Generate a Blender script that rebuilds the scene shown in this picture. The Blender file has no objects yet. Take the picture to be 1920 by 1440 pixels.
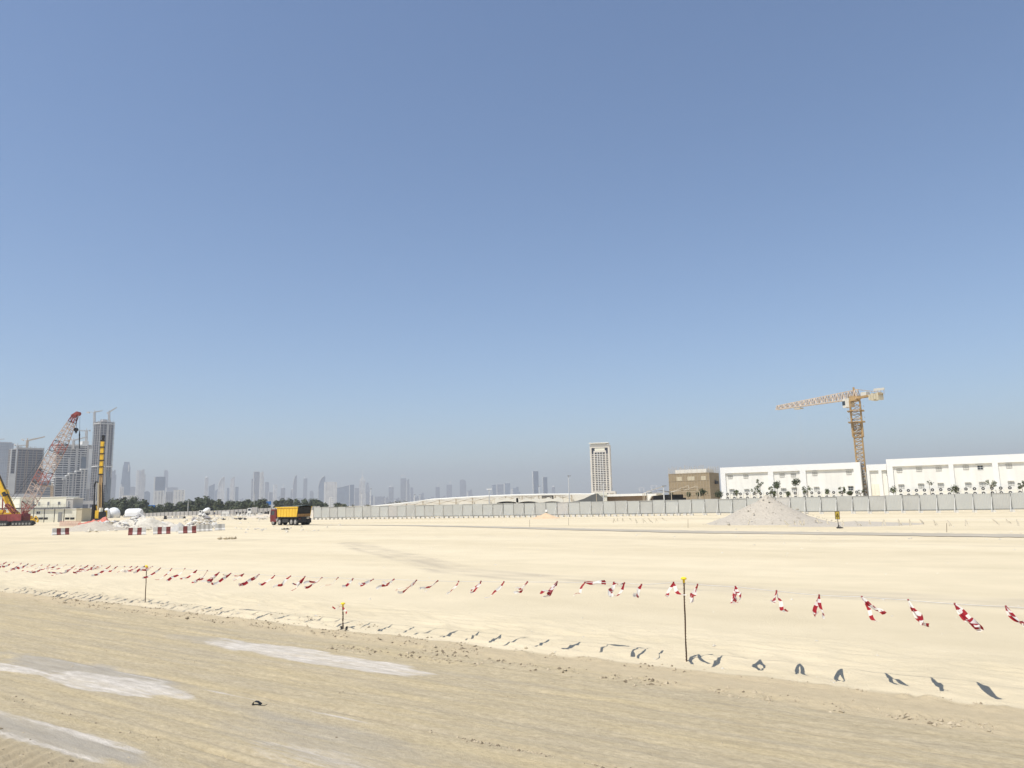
import bpy, math, random
import numpy as np
from mathutils import Vector as V, Matrix, noise as mnoise
rad = math.radians
SC = bpy.context.scene
COL = SC.collection
R = random.Random(7)

SUN_E = 4.1
SKY_ADO = (1.0, .6, 4.6)
SKY_S = .106
EXPO = .45
HAZE_C = (.88, .89, .90)
HAZE_D = 2.4e-4
HAZE_G = 0.13
VOL_B = 0

# ------------------------------------------------------------------ camera
FPX, EYE = 1400.0, 2.9
PITCH, ROLL = math.atan(221 / FPX), rad(1.25)
fw = V((0, math.cos(PITCH), math.sin(PITCH)))
u0 = V((0, -math.sin(PITCH), math.cos(PITCH)))
r0 = V((1, 0, 0))
rt = r0 * math.cos(ROLL) - u0 * math.sin(ROLL)
up = u0 * math.cos(ROLL) + r0 * math.sin(ROLL)
cd = bpy.data.cameras.new('camera')
cam = bpy.data.objects.new('camera', cd)
COL.objects.link(cam)
m = Matrix((rt, up, -fw)).transposed().to_4x4()
m.translation = V((0, 0, EYE))
cam.matrix_world = m
cd.sensor_width = 36
cd.lens = 36 * FPX / 1920
cd.clip_start = .1
cd.clip_end = 30000
SC.camera = cam


def ray(px, py):
    return fw + rt * ((px - 960) / FPX) + up * ((720 - py) / FPX)


def atz(px, py, z=0.0):
    d = ray(px, py)
    t = (z - EYE) / d.z
    return V((d.x * t, d.y * t, z))


def aty(px, py, y):
    d = ray(px, py)
    t = y / d.y
    return V((d.x * t, y, EYE + d.z * t))


class Plane:
    """vertical plane through P along horizontal direction D"""
    def __init__(s, P, D):
        s.P = V((P[0], P[1], 0))
        s.D = V((D[0], D[1], 0)).normalized()
        s.N = V((-s.D.y, s.D.x, 0))

    def hit(s, px, py):
        d = ray(px, py)
        t = s.P.dot(s.N) / d.dot(s.N)
        return V((0, 0, EYE)) + d * t

    def sz(s, px, py):
        h = s.hit(px, py)
        return (h - s.P).dot(s.D), h.z


# ------------------------------------------------------------------ materials
def nt(name):
    mt = bpy.data.materials.new(name)
    mt.use_nodes = True
    t = mt.node_tree
    return mt, t, t.nodes, t.links, t.nodes['Principled BSDF']


def rgba(c):
    return (c[0], c[1], c[2], 1)


def M(name, col, rough=.8, var=.12, scale=2.0, bump=0.0, metal=0.0, spec=.3, col2=None, stretch=(1, 1, 1)):
    mt, t, n, l, b = nt(name)
    tc = n.new('ShaderNodeTexCoord')
    mp = n.new('ShaderNodeMapping')
    mp.inputs['Scale'].default_value = stretch
    l.new(tc.outputs['Object'], mp.inputs[0])
    nz = n.new('ShaderNodeTexNoise')
    nz.inputs['Scale'].default_value = scale
    nz.inputs['Detail'].default_value = 6
    nz.inputs['Roughness'].default_value = .62
    l.new(mp.outputs[0], nz.inputs['Vector'])
    rp = n.new('ShaderNodeValToRGB')
    rp.color_ramp.elements[0].position = .3
    rp.color_ramp.elements[1].position = .7
    c2 = col2 or tuple(max(0, c * (1 + var)) for c in col)
    rp.color_ramp.elements[0].color = rgba(tuple(c * (1 - var) for c in col))
    rp.color_ramp.elements[1].color = rgba(c2)
    l.new(nz.outputs['Fac'], rp.inputs[0])
    l.new(rp.outputs[0], b.inputs['Base Color'])
    b.inputs['Roughness'].default_value = rough
    b.inputs['Metallic'].default_value = metal
    b.inputs['Specular IOR Level'].default_value = spec
    if bump:
        bp = n.new('ShaderNodeBump')
        bp.inputs['Strength'].default_value = .6
        bp.inputs['Distance'].default_value = bump
        l.new(nz.outputs['Fac'], bp.inputs['Height'])
        l.new(bp.outputs[0], b.inputs['Normal'])
    return mt


def facade(name, wall, glass, fh=3.6, bay=4.0, fz=.45, fx=.7, rough=.35):
    """storey and bay pattern of a far tower: wall colour with darker window cells"""
    mt, t, n, l, b = nt(name)
    tc = n.new('ShaderNodeTexCoord')
    sp = n.new('ShaderNodeSeparateXYZ')
    l.new(tc.outputs['Object'], sp.inputs[0])

    def ma(op, a, bb):
        k = n.new('ShaderNodeMath')
        k.operation = op
        for i, q in enumerate((a, bb)):
            if q is None:
                continue
            if isinstance(q, (int, float)):
                k.inputs[i].default_value = q
            else:
                l.new(q, k.inputs[i])
        return k.outputs[0]
    xy = ma('ADD', sp.outputs[0], sp.outputs[1])
    zc = ma('LESS_THAN', ma('FRACT', ma('DIVIDE', sp.outputs[2], fh), None), fz)
    xc = ma('LESS_THAN', ma('FRACT', ma('DIVIDE', xy, bay), None), fx)
    cell = ma('MULTIPLY', zc, xc)
    nz = n.new('ShaderNodeTexNoise')
    nz.inputs['Scale'].default_value = .04
    l.new(tc.outputs['Object'], nz.inputs['Vector'])
    mx = n.new('ShaderNodeMix')
    mx.data_type = 'RGBA'
    l.new(cell, mx.inputs[0])
    mx.inputs[6].default_value = rgba(wall)
    mx.inputs[7].default_value = rgba(glass)
    hs = n.new('ShaderNodeHueSaturation')
    l.new(mx.outputs[2], hs.inputs['Color'])
    l.new(ma('ADD', nz.outputs['Fac'], .5), hs.inputs['Value'])
    l.new(hs.outputs[0], b.inputs['Base Color'])
    b.inputs['Roughness'].default_value = rough
    return mt


MT = {}


def mk(k, *a, **kw):
    MT[k] = M(k, *a, **kw)


mk('white_paint', (.80, .79, .75), .7, .04, .8)
mk('white_wall', (.79, .77, .70), .85, .07, .6, stretch=(1.5, 1.5, .15))
mk('cream_wall', (.80, .77, .63), .8, .06, .5)
mk('white_tape', (.80, .77, .71), .45, .05, 20)
mk('red_tape', (.34, .02, .028), .42, .15, 20)
mk('pale_tape', (.60, .54, .42), .6, .08, 20)
for k_, c_t in (('white_tape', (.80, .76, .70)), ('red_tape', (.42, .03, .035)), ('pale_tape', (.6, .54, .42))):
    t_ = MT[k_].node_tree
    tl = t_.nodes.new('ShaderNodeBsdfTranslucent')
    tl.inputs[0].default_value = rgba(c_t)
    mxs = t_.nodes.new('ShaderNodeMixShader')
    mxs.inputs[0].default_value = .42
    t_.links.new(t_.nodes['Principled BSDF'].outputs[0], mxs.inputs[1])
    t_.links.new(tl.outputs[0], mxs.inputs[2])
    t_.links.new(mxs.outputs[0], t_.nodes['Material Output'].inputs[0])
mk('rust', (.09, .05, .03), .85, .3, 25, .002)
mk('yellow_cap', (.85, .62, .02), .45, .06, 20)
mk('yellow_paint', (.72, .44, .03), .5, .12, 1.5)
mk('crane_yellow', (.41, .275, .13), .6, .25, .8)
mk('crane_red', (.24, .055, .05), .65, .3, .8)
mk('lattice_red', (.36, .155, .13), .65, .3, .5)
mk('cab_cream', (.60, .57, .49), .7, .1, 1)
mk('jib_tan', (.52, .43, .34), .65, .2, .5)
mk('slab_dark', (.27, .255, .25), .85, .15, .1)
mk('shadow_clod', (.20, .16, .105), .95, .25, 8)  # dark brown stands in for the shadow dashes among the crumbs
mk('lattice_cream', (.48, .385, .33), .65, .2, .5)
mk('truck_red', (.15, .024, .024), .5, .3, 1.2)
mk('truck_yellow', (.72, .455, .045), .55, .14, 1.6, stretch=(1, 1, .3))
mk('dark_steel', (.035, .034, .033), .7, .3, 3)
mk('black', (.012, .012, .012), .6, .3, 4)
mk('rubber', (.03, .03, .03), .9, .25, 8)
mk('wheel_grey', (.33, .32, .30), .7, .15, 6)
mk('soil_load', (.36, .21, .085), .95, .3, 5, .05)
mk('tarp_green', (.085, .10, .09), .8, .2, 3)
mk('glass', (.03, .04, .05), .12, .2, 1, spec=.6)
mk('concrete', (.42, .40, .36), .9, .12, 1.2, .01)
mk('concrete_pale', (.60, .58, .53), .9, .10, 1.0, .01)
mk('barrier_red', (.19, .055, .048), .85, .22, 3)
mk('barrier_white', (.62, .60, .55), .85, .12, 3)
mk('fence_panel', (.51, .51, .47), .55, .05, .4, spec=.4)
mk('fence_panel_dull', (.485, .48, .44), .6, .08, .5, spec=.4)
mk('fence_panel_warm', (.53, .51, .47), .6, .08, .5, spec=.4)
mk('fence_post', (.24, .24, .22), .6, .1, 2)
mk('fence_brace', (.62, .61, .57), .6, .1, 2)
mk('gravel', (.42, .375, .305), .95, .15, 5, .05)
mk('stone', (.40, .36, .29), .95, .25, 3, .02)
mk('clod', (.42, .35, .24), .95, .2, 8)
mk('rubble', (.52, .48, .40), .95, .25, 1.5, .04)
mk('dune', (.58, .50, .38), .95, .1, .4, .05)
mk('heap_tan', (.58, .42, .27), .95, .1, .8, .03)
mk('net', (.30, .235, .15), .9, .1, .9, .02, stretch=(.4, .4, 2))
mk('net_pale', (.52, .46, .33), .9, .08, 2)
mk('brown_wall', (.27, .20, .14), .9, .12, .8)
mk('shade_grey', (.13, .135, .13), .8, .12, .6)
mk('canopy', (.74, .71, .62), .8, .05, .5)
mk('frame_tan', (.50, .43, .32), .6, .12, 1)
mk('leaf', (.050, .068, .028), .7, .5, .7, col2=(.085, .10, .045), spec=.25)
mk('leaf_light', (.075, .095, .035), .7, .4, 2.0, col2=(.12, .14, .06), spec=.25)
mk('leaf_dry', (.13, .12, .07), .8, .4, 1.5)
mk('bark', (.16, .12, .085), .95, .3, 4)
mk('steel', (.32, .32, .31), .45, .1, 2, metal=.6)
mk('lamp_pole', (.58, .58, .56), .5, .08, 2)
mk('orange_net', (.52, .17, .12), .85, .25, 1.2, .05)
mk('pink_net', (.55, .32, .26), .85, .2, 3)
mk('blue_sheet', (.03, .14, .38), .6, .15, 1)
mk('white_tank', (.78, .78, .77), .5, .05, 1)
mk('sign_yellow', (.50, .36, .05), .6, .15, 6)
mk('glass_far', (.10, .13, .17), .25, .2, .05)
mk('slab', (.46, .44, .41), .85, .12, .1)
mk('slab_white', (.68, .67, .63), .8, .08, .1)
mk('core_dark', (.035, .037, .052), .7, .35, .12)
mk('core_blue', (.11, .14, .17), .4, .3, .08)
mk('beige_stone', (.68, .63, .54), .85, .08, .1)
mk('skin', (.30, .18, .12), .7, .05, 6)
mk('cloth_dark', (.07, .07, .09), .9, .2, 6)
mk('cloth_orange', (.55, .16, .05), .9, .15, 6)
mk('ac_white', (.74, .73, .68), .5, .05, 3)
mk('ac_grille', (.04, .04, .04), .6, .2, 6)
mk('soffit', (.62, .60, .53), .9, .05, .5)
F_ = {
    'blue': facade('facade_blue', (.25, .29, .34), (.07, .10, .15)),
    'grey': facade('facade_grey', (.32, .33, .35), (.10, .11, .14), 3.6, 5),
    'pale': facade('facade_pale', (.66, .64, .60), (.26, .27, .29), 3.6, 6, .45, .6),
    'dark': facade('facade_dark', (.14, .17, .22), (.04, .06, .10), 4, 3),
    'white': facade('facade_white', (.74, .73, .70), (.30, .32, .34), 4, 7, .4, .6),
}


# ------------------------------------------------------------------ mesh building
class MB:
    def __init__(s):
        s.v, s.f, s.m = [], [], []

    def add(s, vs, fs, m=0):
        k = len(s.v)
        s.v.extend([tuple(p) for p in vs])
        for f in fs:
            s.f.append([k + i for i in f])
            s.m.append(m)

    def hexa(s, p, m=0):
        s.add(p, [(3, 2, 1, 0), (4, 5, 6, 7), (0, 1, 5, 4), (1, 2, 6, 5), (2, 3, 7, 6), (3, 0, 4, 7)], m)

    def box(s, x0, x1, y0, y1, z0, z1, m=0):
        s.hexa([(x0, y0, z0), (x1, y0, z0), (x1, y1, z0), (x0, y1, z0), (x0, y0, z1), (x1, y0, z1), (x1, y1, z1), (x0, y1, z1)], m)

    def bar(s, p, q, w, h=None, m=0):
        p, q = V(p), V(q)
        d = (q - p)
        if d.length < 1e-6:
            return
        d.normalize()
        a = d.cross(V((0, 0, 1)))
        if a.length < 1e-3:
            a = V((1, 0, 0))
        a.normalize()
        b = a.cross(d)
        a = a * (w / 2)
        b = b * ((h or w) / 2)
        s.hexa([p - a - b, p + a - b, p + a + b, p - a + b, q - a - b, q + a - b, q + a + b, q - a + b], m)

    def loft(s, rings, m=0, cap=True, closed=True):
        n = len(rings[0])
        k = len(s.v)
        for r in rings:
            s.v.extend([tuple(p) for p in r])
        for i in range(len(rings) - 1):
            for j in range(n if closed else n - 1):
                a, b = k + i * n + j, k + i * n + (j + 1) % n
                s.f.append([a, b, b + n, a + n])
                s.m.append(m)
        if cap and closed:
            s.f.append([k + j for j in range(n)][::-1])
            s.m.append(m)
            e = k + (len(rings) - 1) * n
            s.f.append([e + j for j in range(n)])
            s.m.append(m)

    def tube(s, p, q, r1, r2=None, n=8, m=0):
        p, q = V(p), V(q)
        d = (q - p).normalized()
        a = d.cross(V((0, 0, 1)))
        if a.length < 1e-3:
            a = V((1, 0, 0))
        a.normalize()
        b = d.cross(a)
        r2 = r1 if r2 is None else r2
        s.loft([[o + (a * math.cos(2 * math.pi * i / n) + b * math.sin(2 * math.pi * i / n)) * r for i in range(n)] for o, r in ((p, r1), (q, r2))], m)

    def path(s, pts, r, n=6, m=0):
        pts = [V(p) for p in pts]
        rings = []
        for i, p in enumerate(pts):
            d = (pts[min(i + 1, len(pts) - 1)] - pts[max(i - 1, 0)]).normalized()
            a = d.cross(V((0, 0, 1)))
            if a.length < 1e-3:
                a = V((1, 0, 0))
            a.normalize()
            b = d.cross(a)
            rr = r[i] if isinstance(r, (list, tuple)) else r
            rings.append([p + (a * math.cos(2 * math.pi * j / n) + b * math.sin(2 * math.pi * j / n)) * rr for j in range(n)])
        s.loft(rings, m)

    def prism(s, poly, y0, y1, m=0):
        """poly in the xz plane, extruded along y"""
        s.loft([[(x, y0, z) for x, z in poly], [(x, y1, z) for x, z in poly]], m)

    def prismz(s, poly, z0, z1, m=0):
        s.loft([[(x, y, z0) for x, y in poly], [(x, y, z1) for x, y in poly]], m)

    def rock(s, c, r, rg, m=0, flat=.7):
        c = V(c)
        pts = []
        for d in ((1, 0, 0), (0, 1, 0), (-1, 0, 0), (0, -1, 0), (0, 0, 1), (0, 0, -.6)):
            v = V(d) + V((rg.uniform(-.35, .35), rg.uniform(-.35, .35), rg.uniform(-.2, .2)))
            pts.append(c + V((v.x * r, v.y * r * rg.uniform(.6, 1.1), v.z * r * flat)))
        s.add(pts, [(0, 1, 4), (1, 2, 4), (2, 3, 4), (3, 0, 4), (1, 0, 5), (2, 1, 5), (3, 2, 5), (0, 3, 5)], m)

    def build(s, name, mats, parent=None, org=None, smooth=False):
        me = bpy.data.meshes.new(name)
        o = V(org) if org is not None else None
        vs = [tuple(V(p) - o) for p in s.v] if o is not None else s.v
        me.from_pydata(vs, [], s.f)
        mats = mats if isinstance(mats, (list, tuple)) else [mats]
        for k in mats:
            me.materials.append(MT[k] if isinstance(k, str) else k)
        if len(mats) > 1:
            me.polygons.foreach_set('material_index', s.m)
        if smooth:
            me.polygons.foreach_set('use_smooth', [True] * len(me.polygons))
        me.update()
        ob = bpy.data.objects.new(name, me)
        COL.objects.link(ob)
        if parent:
            ob.parent = parent
        return ob


def tag(o, label=None, cat=None, group=None, kind=None):
    if label:
        o['label'] = label
    if cat:
        o['category'] = cat
    if group:
        o['group'] = group
    if kind:
        o['kind'] = kind
    return o


def thing(name, label, cat, loc=(0, 0, 0), rz=0.0, group=None):
    o = bpy.data.objects.new(name, None)
    COL.objects.link(o)
    o.location = loc
    o.rotation_euler = (0, 0, rz)
    return tag(o, label, cat, group)


def children(o):
    return [c for c in o.children]


def copy_tree(o, parent=None):
    c = o.copy()
    COL.objects.link(c)
    if parent:
        c.parent = parent
    for ch in children(o):
        copy_tree(ch, c)
    return c


ORD = 'first second third fourth fifth sixth seventh eighth ninth tenth eleventh twelfth thirteenth fourteenth fifteenth sixteenth seventeenth eighteenth nineteenth twentieth'.split()


def ordinal(i):
    if i < 20:
        return ORD[i]
    tens = ['', '', 'twenty', 'thirty', 'forty', 'fifty', 'sixty']
    tenth = ['', '', 'twentieth', 'thirtieth', 'fortieth', 'fiftieth', 'sixtieth']
    n = i + 1
    return tenth[n // 10] if n % 10 == 0 else tens[n // 10] + '-' + ORD[n % 10 - 1]


def lattice(mb, p, q, w0, w1, n, rc, rb, side=None, m=0, tri=False, h0=None, h1=None, mfun=None):
    """four-chord lattice beam p to q"""
    p, q = V(p), V(q)
    d = (q - p).normalized()
    a = V(side).normalized() if side is not None else d.cross(V((0, 0, 1)))
    if a.length < 1e-3:
        a = V((1, 0, 0))
    a = (a - d * a.dot(d)).normalized()
    b = d.cross(a)
    h0 = w0 if h0 is None else h0
    h1 = w1 if h1 is None else h1
    st = []
    for i in range(n + 1):
        t = i / n
        o = p.lerp(q, t)
        w, h = w0 + (w1 - w0) * t, h0 + (h1 - h0) * t
        if tri:
            st.append([o - a * w / 2 - b * h / 2, o + a * w / 2 - b * h / 2, o + b * h / 2])
        else:
            st.append([o + a * sx * w / 2 + b * sy * h / 2 for sx, sy in ((-1, -1), (1, -1), (1, 1), (-1, 1))])
    k = len(st[0])
    for i in range(n):
        mm = mfun(i / n) if mfun else m
        for j in range(k):
            mb.bar(st[i][j], st[i + 1][j], rc, m=mm)
            j2 = (j + 1) % k
            mb.bar(st[i][j], st[i][j2], rb, m=mm)
            if (i + j) % 2:
                mb.bar(st[i][j], st[i + 1][j2], rb, m=mm)
            else:
                mb.bar(st[i][j2], st[i + 1][j], rb, m=mm)
    for j in range(k):
        mb.bar(st[n][j], st[n][(j + 1) % k], rb, m=m)
    return st


# ------------------------------------------------------------------ ground
E_ = V((.825, -.565, 0)).normalized()      # along the dirt road
N_ = V((-E_.y, E_.x, 0))                   # across it, towards the open sand


def h2(ix, iy, s):
    h = (ix.astype(np.int64) * 374761393 + iy.astype(np.int64) * 668265263 + s * 974711) & 0x7fffffff
    h = ((h ^ (h >> 13)) * 1274126177) & 0x7fffffff
    return ((h ^ (h >> 16)) & 0xffff) / 65535.0


def vn(x, y, s=0):
    """value noise in -1..1"""
    x = np.asarray(x, float)
    y = np.asarray(y, float)
    ix, iy = np.floor(x), np.floor(y)
    fx, fy = x - ix, y - iy
    fx = fx * fx * (3 - 2 * fx)
    fy = fy * fy * (3 - 2 * fy)
    a = h2(ix, iy, s)
    b = h2(ix + 1, iy, s)
    c = h2(ix, iy + 1, s)
    d = h2(ix + 1, iy + 1, s)
    return ((a + (b - a) * fx) * (1 - fy) + (c + (d - c) * fx) * fy) * 2 - 1


def fbm(x, y, s=0, o=4):
    t, a = 0, 1
    for i in range(o):
        t = t + vn(x * 2 ** i, y * 2 ** i, s + i) * a
        a *= .5
    return t / 1.9


def gs(x, w):
    return np.exp(-(x / w) ** 2)


def sm(a, b, x):
    t = np.clip((x - a) / (b - a), 0, 1)
    return t * t * (3 - 2 * t)


def edge_v(u):
    return 12.72 - .18 * sm(-6, 0, u) + .12 * vn(u * .35, 0 * u, 3) + .05 * vn(u * 2.2, 0 * u, 4)


def seg_dist(x, y, pts):
    d = np.full(np.shape(x), 1e9)
    for (ax, ay), (bx, by) in zip(pts[:-1], pts[1:]):
        dx, dy = bx - ax, by - ay
        t = np.clip(((x - ax) * dx + (y - ay) * dy) / (dx * dx + dy * dy), 0, 1)
        d = np.minimum(d, np.hypot(x - ax - t * dx, y - ay - t * dy))
    return d


TRACK = [(-12.8, 59.6), (-9.4, 50), (-7.1, 44.7), (-4.4, 38.1), (-2.7, 33.3), (.7, 29.6), (5.3, 26.1), (7.7, 23.9), (11.1, 21.6), (15, 18.8), (30, 8)]


def height(x, y):
    x = np.asarray(x, float)
    y = np.asarray(y, float)
    r = np.hypot(x, y)
    near = 1 - sm(45, 75, r)
    u = x * E_.x + y * E_.y
    v = x * N_.x + y * N_.y
    ev = edge_v(u)
    road = 1 - sm(-.1, .1, v - ev)
    z = road * (.012 * vn(u * .13, v * 3.2, 11) + .010 * vn(u * .5, v * 7, 12) + .005 * vn(u * 3, v * 9, 13))
    lump = np.clip(vn(u * 2.7, v * 3.1, 21), 0, 1) + .6 * np.clip(vn(u * 6.5, v * 7.5, 22), 0, 1)
    z = z + gs(v - ev + .12, .17) * (.012 + .055 * lump * sm(-1, .2, vn(u * .4, 0 * u, 24)))
    l2 = np.clip(vn(u * 5, v * 8, 31), 0, 1)
    l3 = np.clip(vn(u * 9, v * 13, 33), 0, 1) ** 1.5
    z = z + (l2 + l3 * .9) * (.045 * gs(v - 11.55 + .05 * vn(u, v, 5), .16) * sm(-11, -8, u) + .05 * gs(v - 12.1, .2) * (1 - sm(-9, -6, u)) + .04 * gs(v - 11.2, .12) * sm(-13, -12, u) * (1 - sm(-9, -8, u)))
    # tyre grooves running along the road
    for vv, w, a in ((5.75, .06, .026), (5.95, .04, .016), (7.75, .05, .030), (8.55, .08, .016), (8.75, .05, .012), (9.35, .06, .016), (10.15, .05, .014), (10.9, .08, .018), (6.35, .06, .016), (11.25, .06, .016)):
        z = z - a * gs(v - vv - .10 * vn(u * .2, 0 * u, 40), w) * (1 + .9 * vn(u * 1.5, v, 41)) * road
    z = z + road * .022 * np.clip(vn(u * 4.5, v * 12, 43) - .25, 0, 1) * (gs(v - 7.9, .12) * sm(-7, -6, u) + gs(v - 5.6, .12) + gs(v - 8.9, .1) * (1 - sm(-9, -7, u)) + gs(v - 10.95, .12))
    # tread marks at the near left
    tr = gs(v - 4.45, .28) * sm(-16, -12, u) * (1 - sm(-8, -7, u))
    z = z + tr * .030 * np.sin(u * 22 + v * 6 + 2 * vn(u * 1.3, v, 50))
    # wind-rippled sand beside the road
    sand = 1 - road
    rip = sm(0, .4, v - ev) * (1 - sm(2.2, 5, v - ev))
    z = z + sand * rip * (.030 * (1 - 2 * np.abs(vn(u * .9 + v * .5, v * 3.0, 61))) + .016 * (1 - 2 * np.abs(vn(u * 2.4, v * 5.5, 62))))
    z = z + sand * gs(v - ev - .55, .55) * (1 - sm(-20, -12, u)) * .035 * np.clip(vn(u * 3.3, v * 4.5, 66), -.2, 1)
    z = z + sand * (.006 * vn(u * 1.1, v * 2.3, 63) + .018 * vn(u * .18, v * .3, 64))
    dt = seg_dist(x, y, TRACK)
    z = z - .02 * gs(dt - .55, .28) - .02 * gs(dt + .0, .22)
    return z * near


def gz(x, y):
    return float(height(np.array([x]), np.array([y]))[0])


def ground():
    a0 = np.arange(-47, 47.001, .115)
    a1 = np.arange(50, 311, 4.0)
    ang = np.radians(np.concatenate([a0, a1]))
    rr = [1.2, 2.4, 3.4, 4.3]
    while rr[-1] < 64:
        rr.append(rr[-1] * (1.0042 if rr[-1] < 26 else 1.0065))
    while rr[-1] < 9000:
        rr.append(rr[-1] * 1.045)
    rr[-1] = 9000
    rr = np.array(rr)
    nr, na = len(rr), len(ang)
    X = rr[:, None] * np.sin(ang)[None, :]
    Yy = rr[:, None] * np.cos(ang)[None, :]
    Z = height(X, Yy)
    co = np.stack([X, Yy, Z], -1).reshape(-1, 3)
    co = np.vstack([co, [[0, 0, 0]]])
    i = np.arange(nr - 1)[:, None]
    j = np.arange(na)[None, :]
    j2 = (j + 1) % na
    q = np.stack([i * na + j, i * na + j2, (i + 1) * na + j2, (i + 1) * na + j], -1).reshape(-1, 4)[:, ::-1]
    c = nr * na
    jj = np.arange(na)
    tri = np.stack([np.full(na, c), (jj + 1) % na, jj], -1)
    me = bpy.data.meshes.new('ground')
    nv, nq, ntri = len(co), len(q), len(tri)
    me.vertices.add(nv)
    me.vertices.foreach_set('co', co.ravel())
    me.loops.add(nq * 4 + ntri * 3)
    me.loops.foreach_set('vertex_index', np.concatenate([q.ravel(), tri.ravel()]).astype(np.int32))
    me.polygons.add(nq + ntri)
    st = np.concatenate([np.arange(nq) * 4, nq * 4 + np.arange(ntri) * 3]).astype(np.int32)
    me.polygons.foreach_set('loop_start', st)
    me.polygons.foreach_set('use_smooth', np.ones(nq + ntri, bool))
    me.update(calc_edges=True)
    me.validate()
    x, y = co[:, 0], co[:, 1]
    u = x * E_.x + y * E_.y
    v = x * N_.x + y * N_.y
    ev = edge_v(u)
    w = .10 * vn(u * 1.2, v * 4, 70) + .06 * vn(u * 4, v * 9, 71)

    def blob(cu, cv, lu, lv, skew=0.0, soft=.45):
        dd = np.sqrt(((u - cu) / lu) ** 2 + ((v - cv - skew * (u - cu)) / lv) ** 2)
        return 1 - sm(1 - soft, 1 + soft * .4, dd + w * 2.0)
    at = {}
    at['road'] = 1 - sm(-.10, .06, v - ev + w * .5)
    at['loose'] = sm(-1.25, -.75, v - ev + w * 1.5 + .5 * sm(-8, -2, u) - .1) * at['road']
    salt = blob(-12.0, 10.25, 3.6, .50, -.03)
    damp = blob(-14.6, 10.35, 2.6, .40) * .6
    salt = np.maximum(salt, blob(-13.2, 7.05, 2.0, .42, .06))
    damp = np.maximum(damp, blob(-15.0, 7.35, 3.4, .48, .03))
    salt = np.maximum(salt, blob(-16.6, 6.75, 1.7, .20, .05))
    ring = blob(-10.9, 5.08, 3.2, .34, .02)
    inn = blob(-10.9, 5.08, 3.0, .22, .02)
    damp = np.maximum(damp, ring)
    salt = np.maximum(salt, np.clip(ring - inn, 0, 1) * .9)
    salt = np.maximum(salt, blob(-7.3, 6.25, 1.5, .34) * .36)
    damp = np.maximum(damp, blob(-7.6, 6.7, 2.2, .8, 0, .8) * .5)
    damp = np.maximum(damp, blob(-8.6, 7.25, 2.3, .25, 0, .7) * .5)
    for vl, ua, ub, am_ in ((7.58, -17.5, -6.5, .75), (10.72, -16.8, -9.2, .85), (5.30, -12.8, -8.4, .9), (8.35, -10, -3, .4), (9.9, -6, 3, .35), (11.05, -9, -2, .35)):
        cr_ = gs(v - vl - .05 * vn(u * .3, 0 * u, 91) - .015 * vn(u * 2, 0 * u, 92), .035) * sm(ua, ua + 1.5, u) * (1 - sm(ub - 2, ub, u))
        salt = np.maximum(salt, am_ * cr_ * np.clip(.75 + .7 * vn(u * 1.1, 0 * u, 93), 0, 1))
    at['salt'] = salt
    at['damp'] = damp
    dt = seg_dist(x, y, TRACK)
    at['track'] = np.clip(gs(dt - .8, .40) * (.55 + .6 * vn(u * .6, v * 1.5, 80)) + gs(dt, .42) * (.6 + .6 * vn(u * .5, v * 1.3, 81)), 0, 1)
    TR2 = [tuple(atz(a_, b_)[:2]) for a_, b_ in ((-60, 1044), (300, 1018), (640, 1005), (1000, 1006), (1500, 1014), (2000, 1024))]
    TR3 = [tuple(atz(a_, b_)[:2]) for a_, b_ in ((-60, 1021), (200, 1012), (450, 1002), (700, 994))]
    for tk_, ww_, am_ in ((TR2, .5, .45), (TR3, .7, .5)):
        d2_ = seg_dist(x, y, tk_)
        at['track'] = np.maximum(at['track'], am_ * (gs(d2_ - 1.1, ww_) + gs(d2_, ww_ * .6)) * (.5 + .6 * vn(u * .25, v * .8, 84)))
    at['track'] = np.maximum(at['track'], .55 * gs(v - ev - .3, .6) * (1 - sm(-22, -15, u)) * (.6 + .5 * vn(u * .5, v * 2.5, 82)) * (1 - at['road']))
    at['tread'] = gs(v - 4.45, .3) * sm(-16, -12, u) * (1 - sm(-8, -7, u))
    for k, a in at.items():
        t = me.attributes.new(k, 'FLOAT', 'POINT')
        t.data.foreach_set('value', np.asarray(a, np.float32))
    mt, t, n, l, b = nt('sand_ground')

    def att(k):
        q = n.new('ShaderNodeAttribute')
        q.attribute_name = k
        return q.outputs['Fac']
    tc = n.new('ShaderNodeTexCoord')
    mp = n.new('ShaderNodeMapping')
    mp.inputs['Rotation'].default_value = (0, 0, math.atan2(.565, .825))
    l.new(tc.outputs['Object'], mp.inputs[0])

    def noise(sc, st=(1, 1, 1), det=6, ro=.6):
        m2 = n.new('ShaderNodeMapping')
        m2.inputs['Scale'].default_value = st
        l.new(mp.outputs[0], m2.inputs[0])
        z = n.new('ShaderNodeTexNoise')
        z.inputs['Scale'].default_value = sc
        z.inputs['Detail'].default_value = det
        z.inputs['Roughness'].default_value = ro
        l.new(m2.outputs[0], z.inputs['Vector'])
        return z.outputs['Fac']

    def ramp(f, a, b_, c0, c1):
        r = n.new('ShaderNodeValToRGB')
        r.color_ramp.elements[0].position = a
        r.color_ramp.elements[1].position = b_
        r.color_ramp.elements[0].color = rgba(c0)
        r.color_ramp.elements[1].color = rgba(c1)
        l.new(f, r.inputs[0])
        return r.outputs[0]

    def mix(f, a, c):
        k = n.new('ShaderNodeMix')
        k.data_type = 'RGBA'
        l.new(f, k.inputs[0])
        l.new(a, k.inputs[6])
        l.new(c, k.inputs[7])
        return k.outputs[2]

    def mth(op, a, c):
        k = n.new('ShaderNodeMath')
        k.operation = op
        for i, q in enumerate((a, c)):
            if isinstance(q, (int, float)):
                k.inputs[i].default_value = q
            else:
                l.new(q, k.inputs[i])
        return k.outputs[0]
    sand = ramp(noise(.35, (1, 1.6, 1)), .3, .7, SAND_A, SAND_B)
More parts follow.
